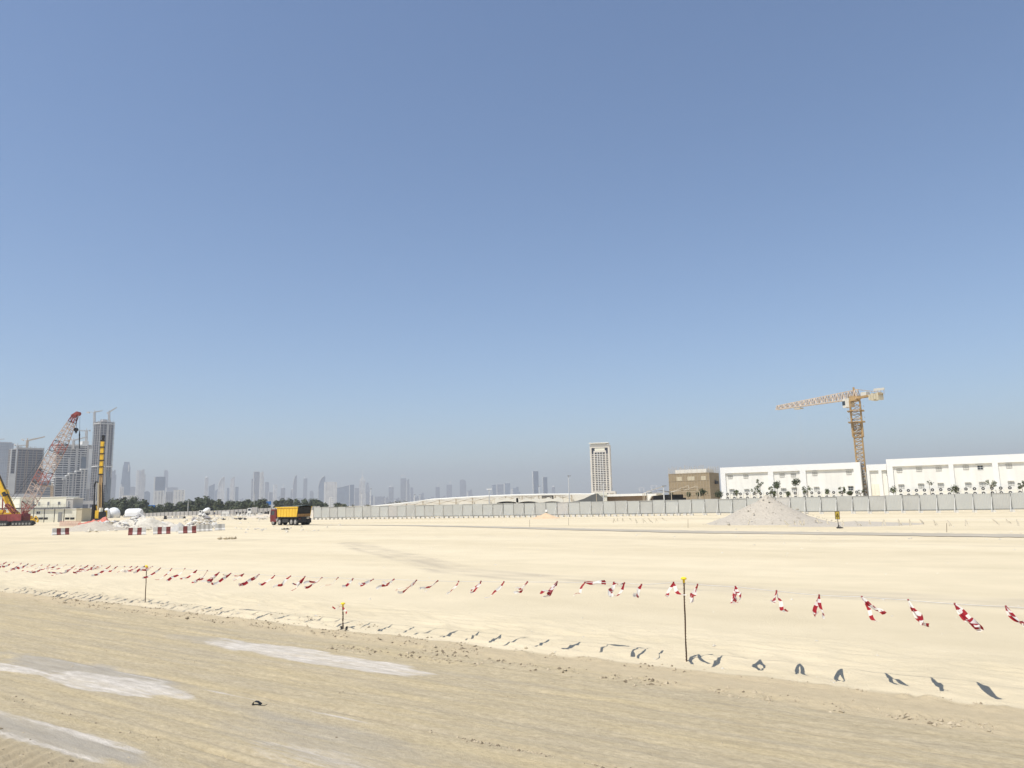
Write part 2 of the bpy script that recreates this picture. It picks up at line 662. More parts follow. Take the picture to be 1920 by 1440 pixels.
    speck = ramp(noise(9, (1, 2, 1), 4, .7), .62, .78, (1, 1, 1), (.80, .78, .74))
    big = ramp(noise(.05, (.35, 1.8, 1), 6, .62), .42, .66, (1, 1, 1), (.87, .86, .83))
    k = n.new('ShaderNodeMix')
    k.data_type = 'RGBA'
    k.blend_type = 'MULTIPLY'
    k.inputs[0].default_value = .9
    l.new(sand, k.inputs[6])
    l.new(speck, k.inputs[7])
    k2 = n.new('ShaderNodeMix')
    k2.data_type = 'RGBA'
    k2.blend_type = 'MULTIPLY'
    k2.inputs[0].default_value = 1
    l.new(k.outputs[2], k2.inputs[6])
    l.new(big, k2.inputs[7])
    sand = k2.outputs[2]
    streak = noise(1.0, (.16, 2.6, 1), 10, .74)
    streak2 = noise(1.0, (1.1, 6, 1), 10, .76)
    road = ramp(streak, .36, .64, ROAD_TAN, ROAD_GREY)
    road2 = ramp(streak2, .36, .66, (.90, .885, .86), (1.09, 1.085, 1.075))
    k3 = n.new('ShaderNodeMix')
    k3.data_type = 'RGBA'
    k3.blend_type = 'MULTIPLY'
    k3.inputs[0].default_value = 1
    l.new(road, k3.inputs[6])
    l.new(road2, k3.inputs[7])
    gr = ramp(noise(11, (.7, 1.5, 1), 8, .8), .36, .66, (.78, .765, .74), (1.16, 1.15, 1.13))
    k4 = n.new('ShaderNodeMix')
    k4.data_type = 'RGBA'
    k4.blend_type = 'MULTIPLY'
    k4.inputs[0].default_value = .9
    l.new(k3.outputs[2], k4.inputs[6])
    l.new(gr, k4.inputs[7])
    roadc = k4.outputs[2]
    loosec = ramp(noise(6, (1, 1, 1), 6), .3, .7, tuple(c * .92 for c in LOOSE), tuple(c * 1.08 for c in LOOSE))
    roadc = mix(mth('MULTIPLY', att('loose'), .85), roadc, loosec)
    dn = ramp(noise(3.2, (.3, 3.0, 1), 10, .78), .38, .56, (0, 0, 0), (1, 1, 1))
    dampc = ramp(noise(3, (.4, 3, 1), 6), .3, .7, (.285, .262, .225), (.37, .345, .305))
    def crisp(a, nz, lo, hi, amp):
        q = mth('ADD', a, mth('MULTIPLY', mth('SUBTRACT', nz, .5), amp))
        return mth('MULTIPLY', ramp(q, lo, hi, (0, 0, 0), (1, 1, 1)), mth('MINIMUM', mth('MULTIPLY', a, 4.0), 1.0))
    pn = noise(2.6, (.24, 3.2, 1), 12, .80)
    roadc = mix(mth('MULTIPLY', crisp(att('damp'), pn, .15, .95, 1.4), .7), roadc, dampc)
    saltc = ramp(noise(4, (.6, 3, 1), 7, .7), .32, .7, (.41, .37, .315), (.66, .61, .535))
    sf = mth('MULTIPLY', crisp(att('salt'), pn, .26, .70, 2.0), mth('ADD', mth('MULTIPLY', dn, .55), .45))
    roadc = mix(sf, roadc, saltc)
    tr = n.new('ShaderNodeRGB')
    tr.outputs[0].default_value = (.40, .345, .26, 1)
    sandc = mix(mth('MULTIPLY', att('track'), .72), sand, tr.outputs[0])
    base = mix(att('road'), sandc, roadc)
    td = n.new('ShaderNodeRGB')
    td.outputs[0].default_value = (.36, .295, .195, 1)
    base = mix(mth('MULTIPLY', att('tread'), .7), base, td.outputs[0])
    l.new(base, b.inputs['Base Color'])
    b.inputs['Roughness'].default_value = .95
    b.inputs['Specular IOR Level'].default_value = .12
    bp = n.new('ShaderNodeBump')
    bp.inputs['Strength'].default_value = .7
    bp.inputs['Distance'].default_value = .035
    l.new(mth('ADD', mth('ADD', noise(6, (1, 1.6, 1), 9, .75), mth('MULTIPLY', streak2, .9)), mth('MULTIPLY', noise(24, (1, 1.6, 1), 5, .7), .5)), bp.inputs['Height'])
    l.new(bp.outputs[0], b.inputs['Normal'])
    me.materials.append(mt)
    o = bpy.data.objects.new('ground', me)
    COL.objects.link(o)
    o['kind'] = 'structure'
    o['label'] = 'pale open sand with a compacted tan dirt road in front'
    return o


SAND_A, SAND_B = (.585, .505, .352), (.65, .56, .395)
ROAD_TAN, ROAD_GREY = (.462, .388, .248), (.39, .34, .248)
LOOSE = (.46, .38, .25)
ground()


def on_ground(px, py):
    p = atz(px, py)
    p.z = gz(p.x, p.y)
    return p

# ------------------------------------------------------------------ light, sky, air
SUN_EL = 64.0
hx, hy = -.737, -.676
sd = V((hx * math.cos(rad(SUN_EL)), hy * math.cos(rad(SUN_EL)), math.sin(rad(SUN_EL)))).normalized()
ld = bpy.data.lights.new('sun', 'SUN')
ld.energy = SUN_E
ld.angle = rad(.53)
ld.color = (1.0, .955, .88)
lo = bpy.data.objects.new('sun', ld)
lo.rotation_euler = (-sd).to_track_quat('-Z', 'Y').to_euler()
lo.location = (0, 0, 60)
COL.objects.link(lo)
w = bpy.data.worlds.new('World')
SC.world = w
w.use_nodes = True
wn, wl = w.node_tree.nodes, w.node_tree.links
bg = wn['Background']
sky = wn.new('ShaderNodeTexSky')
sky.sky_type = 'NISHITA'
sky.sun_disc = False
sky.sun_elevation = rad(SUN_EL)
sky.sun_rotation = math.atan2(sd.x, sd.y) % (2 * math.pi)
sky.altitude = 0
sky.air_density, sky.dust_density, sky.ozone_density = SKY_ADO
wl.new(sky.outputs[0], bg.inputs[0])
bg.inputs[1].default_value = SKY_S
SC.view_settings.view_transform = 'Standard'
SC.view_settings.look = 'None'
SC.view_settings.exposure = EXPO
SC.view_settings.gamma = 1
SC.cycles.use_denoising = True
SC.cycles.max_bounces = 6
SC.cycles.volume_bounces = VOL_B

hb = MB()
hb.box(-9100, 9100, -9100, 9100, -1.4, 350)
mt = bpy.data.materials.new('haze')
mt.use_nodes = True
n, l = mt.node_tree.nodes, mt.node_tree.links
n.remove(n['Principled BSDF'])
pv = n.new('ShaderNodeVolumePrincipled')
pv.inputs['Color'].default_value = rgba(HAZE_C)
pv.inputs['Density'].default_value = HAZE_D
pv.inputs['Anisotropy'].default_value = HAZE_G
l.new(pv.outputs[0], n['Material Output'].inputs['Volume'])
hz = hb.build('haze', mt)
tag(hz, 'thin bright haze filling the air above the sand', None, None, 'stuff')

# ------------------------------------------------------------------ rope, rods and fluttering tape
PA, PB = on_ground(1287, 1240), on_ground(272, 1131)
RP = Plane(PA, PA - PB)
FL = [  # rope point px, then ends of the tails px
    (12, 1054, [(-14, 1062)]), (26, 1054, [(2, 1062)]), (40, 1056, [(9, 1071)]), (53, 1057, [(20, 1067)]),
    (66, 1058, [(34, 1064)]), (79, 1059, [(40, 1072)]), (93, 1059, [(54, 1071)]), (108, 1059, [(72, 1066)]),
    (124, 1059, [(85, 1068)]), (140, 1061, [(94, 1077)]), (152, 1061, [(120, 1070)]), (165, 1060, [(138, 1072)]),
    (177, 1060, [(140, 1074), (150, 1069)]), (191, 1061, [(172, 1067)]), (207, 1061, [(171, 1080)]), (220, 1062, [(192, 1072)]),
    (234, 1062, [(216, 1076)]), (247, 1062, [(228, 1072)]), (258, 1062, [(236, 1071)]), (272, 1061, [(249, 1075)]),
    (286, 1062, [(264, 1069)]), (301, 1065, [(267, 1084)]), (322, 1066, [(293, 1087)]), (347, 1066, [(311, 1087)]),
    (369, 1069, [(340, 1087), (348, 1083)]), (389, 1070, [(363, 1091)]), (411, 1073, [(390, 1090), (379, 1089)]), (433, 1075, [(399, 1094)]),
    (457, 1076, [(420, 1075), (437, 1086)]), (486, 1077, [(448, 1096)]), (515, 1079, [(483, 1096)]), (545, 1080, [(514, 1102)]),
    (572, 1081, [(545, 1108), (548, 1096)]), (604, 1083, [(572, 1099)]), (634, 1083, [(600, 1100)]), (662, 1085, [(641, 1101)]),
    (700, 1086, [(670, 1096), (676, 1094)]), (739, 1086, [(706, 1103), (715, 1092)]), (781, 1088, [(748, 1110)]), (821, 1089, [(788, 1105), (797, 1107)]),
    (860, 1090, [(837, 1111)]), (902, 1090, [(881, 1114), (879, 1108)]), (945, 1091, [(910, 1118)]), (989, 1091, [(964, 1114)]),
    (1045, 1091, [(1018, 1122), (1024, 1117)]), (1097, 1092, [(1079, 1118), (1135, 1092)]), (1151, 1092, [(1142, 1115)]), (1171, 1093, [(1155, 1116), (1150, 1094)]),
    (1203, 1096, [(1191, 1119)]), (1263, 1092, [(1249, 1120), (1282, 1119)]), (1308, 1096, [(1292, 1125), (1297, 1122)]), (1379, 1100, [(1377, 1133), (1386, 1122)]),
    (1456, 1108, [(1446, 1130), (1475, 1147)]), (1536, 1116, [(1525, 1159), (1546, 1161)]), (1616, 1119, [(1647, 1168), (1662, 1150)]), (1703, 1125, [(1741, 1175), (1734, 1172)]),
    (1790, 1132, [(1837, 1181), (1832, 1178)]), (1886, 1137, [(1926, 1172), (1930, 1178)])]
starts = [RP.hit(a, b) for a, b, _ in FL]
pts = [RP.hit(-70, 1050)] + starts + [RP.hit(1990, 1144)]
fine = []
for a, b in zip(pts[:-1], pts[1:]):
    for k in range(4):
        t = k / 4
        q = a.lerp(b, t)
        q.z -= .10 * t * (1 - t) * (b - a).length * .3
        fine.append(q)
fine.append(pts[-1])
mb = MB()
mb.path(fine, .0055, 5)
tag(mb.build('rope', 'concrete_pale'), 'thin pale rope strung between rods, carrying red and white tape', 'rope')


def ribbon(mb, P0, P1, L, width, rg, seg=14, phase=0, bl_=.14):
    """strip of banded tape fluttering from P0 to P1, longer than the straight line"""
    d = P1 - P0
    c = P0.lerp(P1, .5) + V((rg.uniform(-.05, .05), rg.uniform(-.05, .05), -.10 * d.length + rg.uniform(-.05, .05)))
    ax = d.normalized().cross(V((rg.uniform(-.4, .4), rg.uniform(-.4, .4), 1))).normalized()
    tw0, tw1 = rg.uniform(-.9, .9), rg.uniform(-1.6, 1.6)
    pr = []
    wob = rg.uniform(.018, .04)
    ph = rg.uniform(0, 6)
    for i in range(seg + 1):
        t = i / seg
        p = P0 * (1 - t) ** 2 + c * 2 * t * (1 - t) + P1 * t * t
        p = p + V((0, 0, 1)) * wob * math.sin(ph + 9 * t) * t + ax * wob * math.sin(ph * 2 + 7 * t) * t
        tw = tw0 + (tw1 - tw0) * t + .5 * math.sin(ph + 6 * t)
        wv = ax * math.cos(tw) + d.normalized().cross(ax) * math.sin(tw)
        ww = width * (.35 + .65 * min(1, t * 4))
        pr.append((p - wv * ww / 2, p + d.normalized().cross(wv) * ww * .12, p + wv * ww / 2))
    for i in range(seg):
        band = int((i / seg * L + phase) / bl_) % 2
        a, b = pr[i], pr[i + 1]
        mb.add([a[0], a[1], b[1], b[0]], [(0, 1, 2, 3)], band)
        mb.add([a[1], a[2], b[2], b[1]], [(0, 1, 2, 3)], band)


def tail_end(P0, ex, ey, stretch=1.12):
    Q = RP.hit(ex, ey)
    L = max(.80, (Q - P0).length * stretch)
    o, dr = V((0, 0, EYE)), ray(ex, ey).normalized()
    oc = o - P0
    b, c = oc.dot(dr), oc.dot(oc) - L * L
    disc = max(0, b * b - c)
    return o + dr * (-b - math.sqrt(disc)), L


rg = random.Random(31)
nrod1 = [i for i, f in enumerate(FL) if f[0] < 272]
for i, (a, b, tails) in enumerate(FL):
    mb = MB()
    S = starts[i]
    for j, (ex, ey) in enumerate(tails):
        e, L = tail_end(S, ex, ey) if ey - b > 3 else (RP.hit(ex, ey), .5)
        ph = rg.choice((0, .07, .14))
        ribbon(mb, S, e, L, rg.uniform(.05, .075) * (1 if i > 50 else .95), rg, phase=ph, bl_=.14 if i > 50 else .23)
        if rg.random() < (.4 if i > 50 else .35):
            e2 = e + V((rg.uniform(-.06, .06), rg.uniform(-.06, .06), rg.uniform(-.02, .09)))
            ribbon(mb, S, e2, L, rg.uniform(.05, .09), rg, phase=ph + rg.choice((0, .14)), bl_=.14 if i > 50 else .23)
    mb.tube(S + RP.D * .012, S - RP.D * .012, .016, .016, 6)
    if i < 20:
        lb = 'red and white tape streamer, %s counted leftwards from the far thin rod' % ordinal(19 - i)
    elif i < 50:
        lb = 'red and white tape streamer, %s to the right of the far thin rod' % ordinal(i - 20)
    else:
        lb = ['short doubled red and white streamer just right of the tall near rod',
              'red and white streamer hanging nearly straight down past the tall near rod',
              'streamer with two splayed tails, between the straight-hanging one and the one with a broad flap',
              'streamer with a broad red and white flap and a thin right tail',
              'white streamer with a forked side strip pointing right',
              'red-striped streamer trailing right, third from the right frame edge',
              'largest red and white striped streamer, trailing to the lower right',
              'red and white streamer cut by the right picture edge'][i - 50]
    o = mb.build('tape_streamer', ['red_tape', 'white_tape'], None, None)
    o.data.transform(Matrix.Translation(-S))
    o.location = S
    tag(o, lb, 'tape', 'red and white tape streamers on the rope')


def rod(px, pytop, pbx, pby, lb, name='marker_rod', tilt_cap=0.0, r=.013):
    b = on_ground(pbx, pby)
    pl = Plane(b, RP.D)
    tp = pl.hit(px, pytop)
    root = thing(name, lb, 'rod', b, 0, 'yellow-capped marker rods along the road edge')
    q = MB()
    n_ = 9
    q.path([b.lerp(tp, i / n_) + V((.004 * math.sin(i * 1.7), 0, 0)) - (V((0, 0, .15)) if i == 0 else V((0, 0, 0))) for i in range(n_ + 1)], r, 7)
    for i in range(int((tp - b).length / .05)):
        c = b.lerp(tp, (i + .5) * .05 / (tp - b).length)
        q.tube(c, c + (tp - b).normalized() * .012, r * 1.25, r * 1.25, 6)
    q.build('steel_rod', 'rust', root, b)
    q = MB()
    ax = (tp - b).normalized()
    ax = (ax + V((tilt_cap, 0, 0))).normalized()
    sd_ = ax.cross(V((0, 1, 0))).normalized()
    s2 = ax.cross(sd_)
    prof = [(-.075, .020), (-.015, .022), (-.012, .050), (.004, .056), (.022, .042), (.032, .012)]
    q.loft([[tp + ax * h + (sd_ * math.cos(k * math.pi / 6) + s2 * math.sin(k * math.pi / 6)) * rr for k in range(12)] for h, rr in prof])
    q.build('cap', 'yellow_cap', root, b, True)
    return root, b, tp


rod(1282, 1085, 1287, 1240, 'tall dark rusty rod with yellow mushroom cap standing beside the bright sand')
rod(275, 1062, 272, 1131, 'thin rusty rod with tilted yellow cap amid the dense tape streamers', tilt_cap=.8)
sroot, sb, st_ = rod(643, 1132, 643, 1179, 'short dark stake with yellow cap beside two small stone stubs', r=.016)
for k, (px, py, hh) in enumerate(((641, 1180, .10), (650, 1182, .13))):
    c = on_ground(px, py)
    q = MB()
    for j in range(5):
        q.rock(c + V((R.uniform(-.02, .02), R.uniform(-.015, .015), .01 + hh * j / 7)), .032, R)
    tag(q.build('stone_stub', 'dark_steel'), ['dark ragged stub at the foot of the short capped stake', 'dark upright stone stub just right of the short capped stake'][k], 'stone')
q = MB()
for e in ((600, 1137), (627, 1146)):
    pl = Plane(sb, RP.D)
    S = pl.hit(642, 1137)
    ribbon(q, S, pl.hit(e[0] + 26, e[1] + 3) + V((0, -.1, 0)), .4, .04, rg)
tag(q.build('tape_streamer', ['red_tape', 'white_tape']), 'small faded tape scrap fluttering from the short capped stake', 'tape')

# far rope with pale tape beside the far grey road
FR = [(1157, 988), (1247, 989), (1413, 995), (1560, 996), (1700, 997.5), (1800, 998.5), (1930, 1000)]
fx = [1157, 1164, 1174, 1186, 1197, 1210, 1222, 1236, 1247, 1413, 1476, 1495, 1506, 1515, 1538, 1556, 1587, 1609, 1637, 1664, 1691, 1712, 1731, 1757, 1783, 1817, 1868, 1893, 1913]


def fary(x):
    for (a, b), (c, d) in zip(FR[:-1], FR[1:]):
        if a <= x <= c:
            return b + (d - b) * (x - a) / (c - a)
    return FR[-1][1]


sh = -V((sd.x, sd.y, 0)) / sd.z
rp_ = []
far_flags = []
for i, x in enumerate(fx):
    g = atz(x, fary(x))
    hgt = .95 + .05 * math.sin(i)
    top = g - sh * hgt + V((0, 0, hgt))
    far_flags.append(top)
    rp_.append(top)
q = MB()
q.path([rp_[0] + V((-4, 5, .1))] + rp_ + [rp_[-1] + V((3, -2.5, 0))], .006, 4)
tag(q.build('rope', 'concrete_pale'), 'thin far rope running beside the distant grey road', 'rope')
for i, S in enumerate(far_flags):
    q = MB()
    e = S + V((rg.uniform(-.25, .3), -.35, rg.uniform(-.5, -.3)))
    ribbon(q, S, e, .6, .11, rg, 8)
    ribbon(q, S, e + V((rg.uniform(-.3, .3), .1, 0)), .6, .09, rg, 8)
    o = q.build('tape_streamer', ['pale_tape', 'pale_tape'])
    o.data.transform(Matrix.Translation(-S))
    o.location = S
    tag(o, 'pale tape strip on the far rope by the grey road, %s from the left' % ordinal(i), 'tape', 'pale tape strips on the far rope')
for k, (x, yb, yt) in enumerate(((993, 988, 974), (1066, 985, 971), (1290, 990, 974), (1775, 998, 981))):
    b = atz(x, yb)
    t_ = aty(x, yt, b.y)
    q = MB()
    q.tube(b - V((0, 0, .1)), t_, .018, .015, 6)
    tag(q.build('marker_rod', 'rust'), 'thin far rod beside the grey road, %s from the left' % ordinal(k), 'rod', 'thin rods along the far road')

# clods of broken dirt along the road edge
q = MB()
dk_ = []
rg = random.Random(5)


def clods(n_, u0_, u1_, vc, vs_, r0_, r1_):
    for _ in range(n_):
        uu = rg.uniform(u0_, u1_)
        cl = math.sin(uu * 3.1) + math.sin(uu * 7.3 + 1)
        if cl < rg.uniform(-1.6, 1.2):
            continue
        vv = rg.gauss(vc(uu) if callable(vc) else vc, vs_)
        p = E_ * uu + N_ * vv
        r_ = .8 * (r0_ + (r1_ - r0_) * rg.random() ** 3.5)
        q.rock((p.x, p.y, gz_fast(p.x, p.y) + r_ * .10), r_ * rg.uniform(.7, 1.3), rg, 0, rg.uniform(.45, .95))
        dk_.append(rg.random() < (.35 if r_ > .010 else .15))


def gz_fast(x, y):
    return gz(x, y)


ec = lambda uu: float(edge_v(np.array([uu]))[0]) - .12
clods(1500, -28, -5, ec, .14, .010, .05)
clods(260, -5, 1, lambda uu: ec(uu) + .05, .09, .008, .030)
clods(1000, -26, -9, lambda uu: 12.15, .12, .015, .06)
clods(1300, -11, 2, lambda uu: 11.55 - .03 * (uu + 6), .13, .010, .055)
clods(400, -12.5, -8.5, 11.2, .10, .015, .05)
clods(420, -19, -8, 5.72, .06, .008, .028)
clods(260, -6.8, -4.0, 7.76, .04, .012, .035)
clods(60, -16, -8, 8.7, .12, .010, .03)
clods(260, -15, -7, 4.45, .25, .012, .045)
clods(700, -18, 2, 9.0, 1.6, .004, .018)
clods(260, -24, 3, 14.2, 1.0, .006, .018)
clods(900, -32, -13, 13.3, .35, .010, .045)
for i_, d_k in enumerate(dk_):  # some clods coloured dark to paint in shade between crumbs
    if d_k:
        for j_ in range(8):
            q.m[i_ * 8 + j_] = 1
tag(q.build('dirt_clods', ['clod', 'shadow_clod']), 'broken dirt clods along the dirt road edge', None, None, 'stuff')

# black scrap and wire lying on the road
p = on_ground(481, 1320)
root = thing('plastic_scrap', 'small folded black plastic scrap lying on the tan road', 'scrap', p)
q = MB()
arc = [(-.055, 0), (-.05, .035), (-.02, .052), (.02, .046), (.06, .02), (.072, .012)]
q.loft([[V((x, y, z + t)) for x, z in arc for t in (0,)] for y, t in ((-.035, 0), (.0, .006), (.04, -.004))], 0, False, False)
q.loft([[V((x, y, z - .006)) for x, z in arc] for y in (-.035, 0, .04)], 0, False, False)
q.rock((-.04, -.03, .012), .022, R)
q.build('folded_sheet', 'black', root)
q = MB()
q.path([p + V(a) for a in ((.03, -.05, .012), (.09, -.065, .006), (.15, -.07, .008), (.18, -.055, .022))], .004, 5)
tag(q.build('wire', 'dark_steel'), 'short bent brown wire beside the black plastic scrap', 'wire')

# thin grey road beyond the sand
q = MB()
cl_ = [(560, 984.5, .9), (680, 984.8, 1.3), (780, 985.6, 2.6), (900, 988, 3.0), (1000, 990.5, 3.2), (1100, 993.2, 3.4), (1300, 997.5, 3.8), (1500, 1000, 3.9), (1700, 1002.5, 4.0), (1900, 1005, 4.0), (2100, 1008, 4.0), (2400, 1013, 4)]
prev = None
dense = []
for (a, b, w_), (c, d, w2) in zip(cl_[:-1], cl_[1:]):
    for k in range(14):
        t = k / 14
        dense.append((a + (c - a) * t, b + (d - b) * t, w_ + (w2 - w_) * t))
rows = []
for i, (a, b, w_) in enumerate(dense):
    c = atz(a, b)
    c2 = atz(a + 2, b + (dense[min(i + 1, len(dense) - 1)][1] - b) * 2 / 10 if i + 1 < len(dense) else b)
    dr = (c2 - c).normalized()
    nn = V((-dr.y, dr.x, 0))
    j1, j2 = R.uniform(-.25, .25), R.uniform(-.25, .25)
    rows.append([c + nn * (w_ / 2 + j1) + V((0, 0, .03)), c + nn * (w_ / 4) + V((0, 0, .05)), c - nn * (w_ / 4) + V((0, 0, .05)), c - nn * (w_ / 2 + j2) + V((0, 0, .03))])
q.loft(rows, 0, False, False)
mk('road_grey', (.37, .33, .26), .95, .14, .25)
o = q.build('road', 'road_grey')
o['kind'] = 'structure'
o['label'] = 'narrow grey track crossing the far sand'


def mound(name, px, py, wid, dep, hgt, mat, lb, cat, seed, jag=.12, peak=1.6, res=34, loc=None, kind=None):
    c = loc or atz(px, py)
    q = MB()
    rings = []
    for i in range(res + 1):
        t = i / res
        ring = []
        for k in range(48):
            a = k / 48 * 2 * math.pi
            x, y = math.cos(a) * t, math.sin(a) * t
            nn = mnoise.fractal(V((x * 2.3 + seed, y * 2.3, seed)), 1, 2, 4) * jag
            e = 1 + .12 * mnoise.noise(V((math.cos(a) * 1.5, math.sin(a) * 1.5, seed + 9)))
            z = hgt * ((1 - t) ** (peak if peak < 1.5 else 1) * (1 - .25 * t * (1 - t)) + nn * (1 - t) * t * 3) if peak != 0 else hgt * (1 - t * t)
            ring.append((x * wid / 2 * e, y * dep / 2 * e, max(z, -.05) if t < 1 else -.08))
        rings.append(ring)
    q.loft(rings, 0, False)
    o = q.build(name, mat, None, None, True)
    o.location = c
    return tag(o, lb, cat, None, kind)


gm = mound('gravel_mound', 1440, 981, 13.6, 12, 3.1, 'gravel', 'large grey gravel mound heaped in front of the pale panel fence', 'gravel heap', 3, .10, 1.3)
q = MB()
rg = random.Random(8)
for _ in range(230):
    a, t = rg.uniform(math.pi, 2 * math.pi), rg.random() ** .6
    z = 3.1 * (1 - t) ** 1.3 * (1 - .25 * t * (1 - t))
    q.rock((math.cos(a) * t * 7.4, math.sin(a) * t * 6.6, z + .03), rg.uniform(.02, .08) * (1 + 1.6 * (rg.random() < .08)), rg)
so = q.build('stones', 'stone', gm)
so['kind'] = 'stuff'
mound('gravel_spread', 1600, 984, 13, 9, .35, 'gravel', 'low spread of grey gravel right of the large mound', 'gravel heap', 6, .2)
mound('sand_heap', 1024, 972, 5.2, 4, .95, 'heap_tan', 'small orange-tan sand heap against the panel fence', 'sand heap', 11, .08)

# yellow warning board by the mound
p = on_ground(1573, 991)
root = thing('warning_sign', 'small yellow warning board on a dark post right of the gravel mound', 'sign', p)
q = MB()
q.tube((0, 0, 0), (-.06, 0, 1.0), .03, .03, 7)
q.bar((0, 0, .3), (.22, -.1, .02), .04)
q.bar((0, 0, .3), (-.2, -.1, .02), .04)
q.build('post', 'dark_steel', root)
q = MB()
q.box(-.22, .13, -.02, .0, .80, 1.46)
q.build('board', 'sign_yellow', root)
q = MB()
for a, b in (((-.15, 1.02), (.06, 1.02)), ((.06, 1.02), (-.045, 1.30)), ((-.045, 1.30), (-.15, 1.02))):
    q.bar((a[0], -.026, a[1]), (b[0], -.026, b[1]), .008, .035)
q.box(-.06, -.03, -.028, -.022, 1.08, 1.19)
q.build('symbol', 'black', root)
q = MB()
for a, b in (((-.23, .79), (.14, .79)), ((.14, .79), (.14, 1.47)), ((.14, 1.47), (-.23, 1.47)), ((-.23, 1.47), (-.23, .79))):
    q.bar((a[0], -.012, a[1]), (b[0], -.012, b[1]), .03, .03)
q.build('frame', 'dark_steel', root)
q = MB()
for _ in range(7):
    q.rock((R.uniform(-.2, .2), R.uniform(-.15, .1), .07), .13, R)
q.build('sandbag', 'dark_steel', root)

# ------------------------------------------------------------------ panel fence
FA, FB = atz(1900, 960), atz(620, 974)
FP = Plane(FB, FA - FB)
FD, FN = FP.D, FP.N          # FN points away from the camera
fence = thing('panel_fence', 'long pale grey corrugated panel fence on concrete blocks', 'fence', FB)
PW = 2.25
s0, s1 = FP.sz(588, 975)[0], FP.sz(2080, 955)[0]
npan = int((s1 - s0) / PW)
for i in range(npan):
    a = FB + FD * (s0 + i * PW)
    zo = .03 * math.sin(i * 1.9) + R.uniform(-.02, .02)
    lean = R.uniform(-.05, .06)
    q = MB()
    ribs = 11
    prof = []
    for k in range(ribs):
        x0 = .04 + (PW - .08) * k / ribs
        w_ = (PW - .08) / ribs
        prof += [(x0, 0), (x0 + w_ * .55, 0), (x0 + w_ * .65, -.035), (x0 + w_ * .9, -.035)]
    prof.append((PW - .04, 0))
    lo_, hi_ = [], []
    for x, y in prof:
        c = a + FD * x + FN * y
        lo_.append(c + V((0, 0, .34 + zo)))
        hi_.append(c + V((0, 0, 2.62 + zo)) + FN * lean)
    q.loft([lo_, hi_], 0, False, False)
    q.bar(a + FD * .04 + V((0, 0, 2.63 + zo)) - FN * .02, a + FD * (PW - .04) + V((0, 0, 2.63 + zo)) - FN * .02, .05, .05)
    q.build('panel', 'fence_panel_warm' if i % 17 == 9 else ('fence_panel', 'fence_panel', 'fence_panel_dull')[(i * 7 + i // 3) % 3], fence, FB)
    q = MB()
    q.bar(a - FN * .06, a - FN * .06 + V((0, 0, 2.62)), .075)
    q.build('post', 'fence_post', fence, FB)
    if i % 3 != 1 or i > npan * .6:
        q = MB()
        q.bar(a - FN * .12 + V((0, 0, 2.15)), a - FN * .95 + V((0, 0, .18)) - FD * (.25), .05)
        q.build('brace', 'fence_brace', fence, FB)
    q = MB()
    q.box(-.28, .28, -.32, .22, -.05, .30 + .06 * (i % 3 == 0))
    o = q.build('footing_block', 'concrete_pale', fence)
    o.location = a - FB - FN * .12
    o.rotation_euler = (0, 0, math.atan2(FD.y, FD.x))
    if i < npan * .6:
        o2 = o.copy()
        COL.objects.link(o2)
        o2.location = a - FB - FN * .12 + FD * PW * .5
q = MB()
q.bar(FB + FD * s0 + V((0, 0, .45)) - FN * .05, FB + FD * s1 + V((0, 0, .45)) - FN * .05, .05)
q.build('bottom_rail', 'fence_post', fence, FB)
q = MB()
pb = FP.sz(1025, 963)
b = FB + FD * pb[0] - FN * .15
q.box(-.2, .2, -.02, 0, .95, 1.35)
o = q.build('notice_board', 'white_paint')
o.location = b
o.rotation_euler = (0, 0, math.atan2(FD.y, FD.x))
tag(o, 'small blank white notice board fixed to the fence above the tan sand heap', 'board')

# ------------------------------------------------------------------ jersey barriers
def barrier_mesh(L, bands, h=.85):
    L = L * .94
    q = MB()
    prof = [(-.30, 0), (.30, 0), (.30, .12), (.13, .32), (.09, h), (-.09, h), (-.13, .32), (-.30, .12)]
    for k in range(bands):
        x0, x1 = -L / 2 + L * k / bands, -L / 2 + L * (k + 1) / bands
        q.loft([[(x, y, z) for y, z in prof] for x in (x0, x1)], k % 2, True)
    return q


for px, py, L, rz, ms, bands, lb in (
        (113, 1003, 2.0, .25, ('barrier_white', 'barrier_red'), 4, 'red and white concrete barrier standing alone at the left of the rubble'),
        (257, 1003, 2.0, -.05, ('barrier_red', 'barrier_white'), 4, 'red and white concrete barrier with a red end, in front of the rubble'),
        (303, 1001.5, 2.0, .05, ('concrete_pale', 'barrier_red'), 4, 'dusty red and white barrier second along the rubble line'),
        (351, 1000, 2.1, .12, ('barrier_white', 'barrier_red'), 4, 'bright white and red barrier beside the grey slab'),
        (383, 996.5, 2.0, .15, ('concrete_pale', 'concrete'), 7, 'grey weathered barrier under the heap of white bags'),
        (412, 994.5, 1.3, .2, ('concrete_pale', 'concrete'), 3, 'short grey barrier at the right end of the rubble line')):
    p = atz(px, py)
    o = barrier_mesh(L, bands).build('jersey_barrier', list(ms))
    o.location = p
    o.rotation_euler = (0, 0, math.atan2(p.x, -p.y) * 0 - math.atan2(p.x, p.y) + rz)
    tag(o, lb, 'barrier', 'concrete barriers by the rubble')

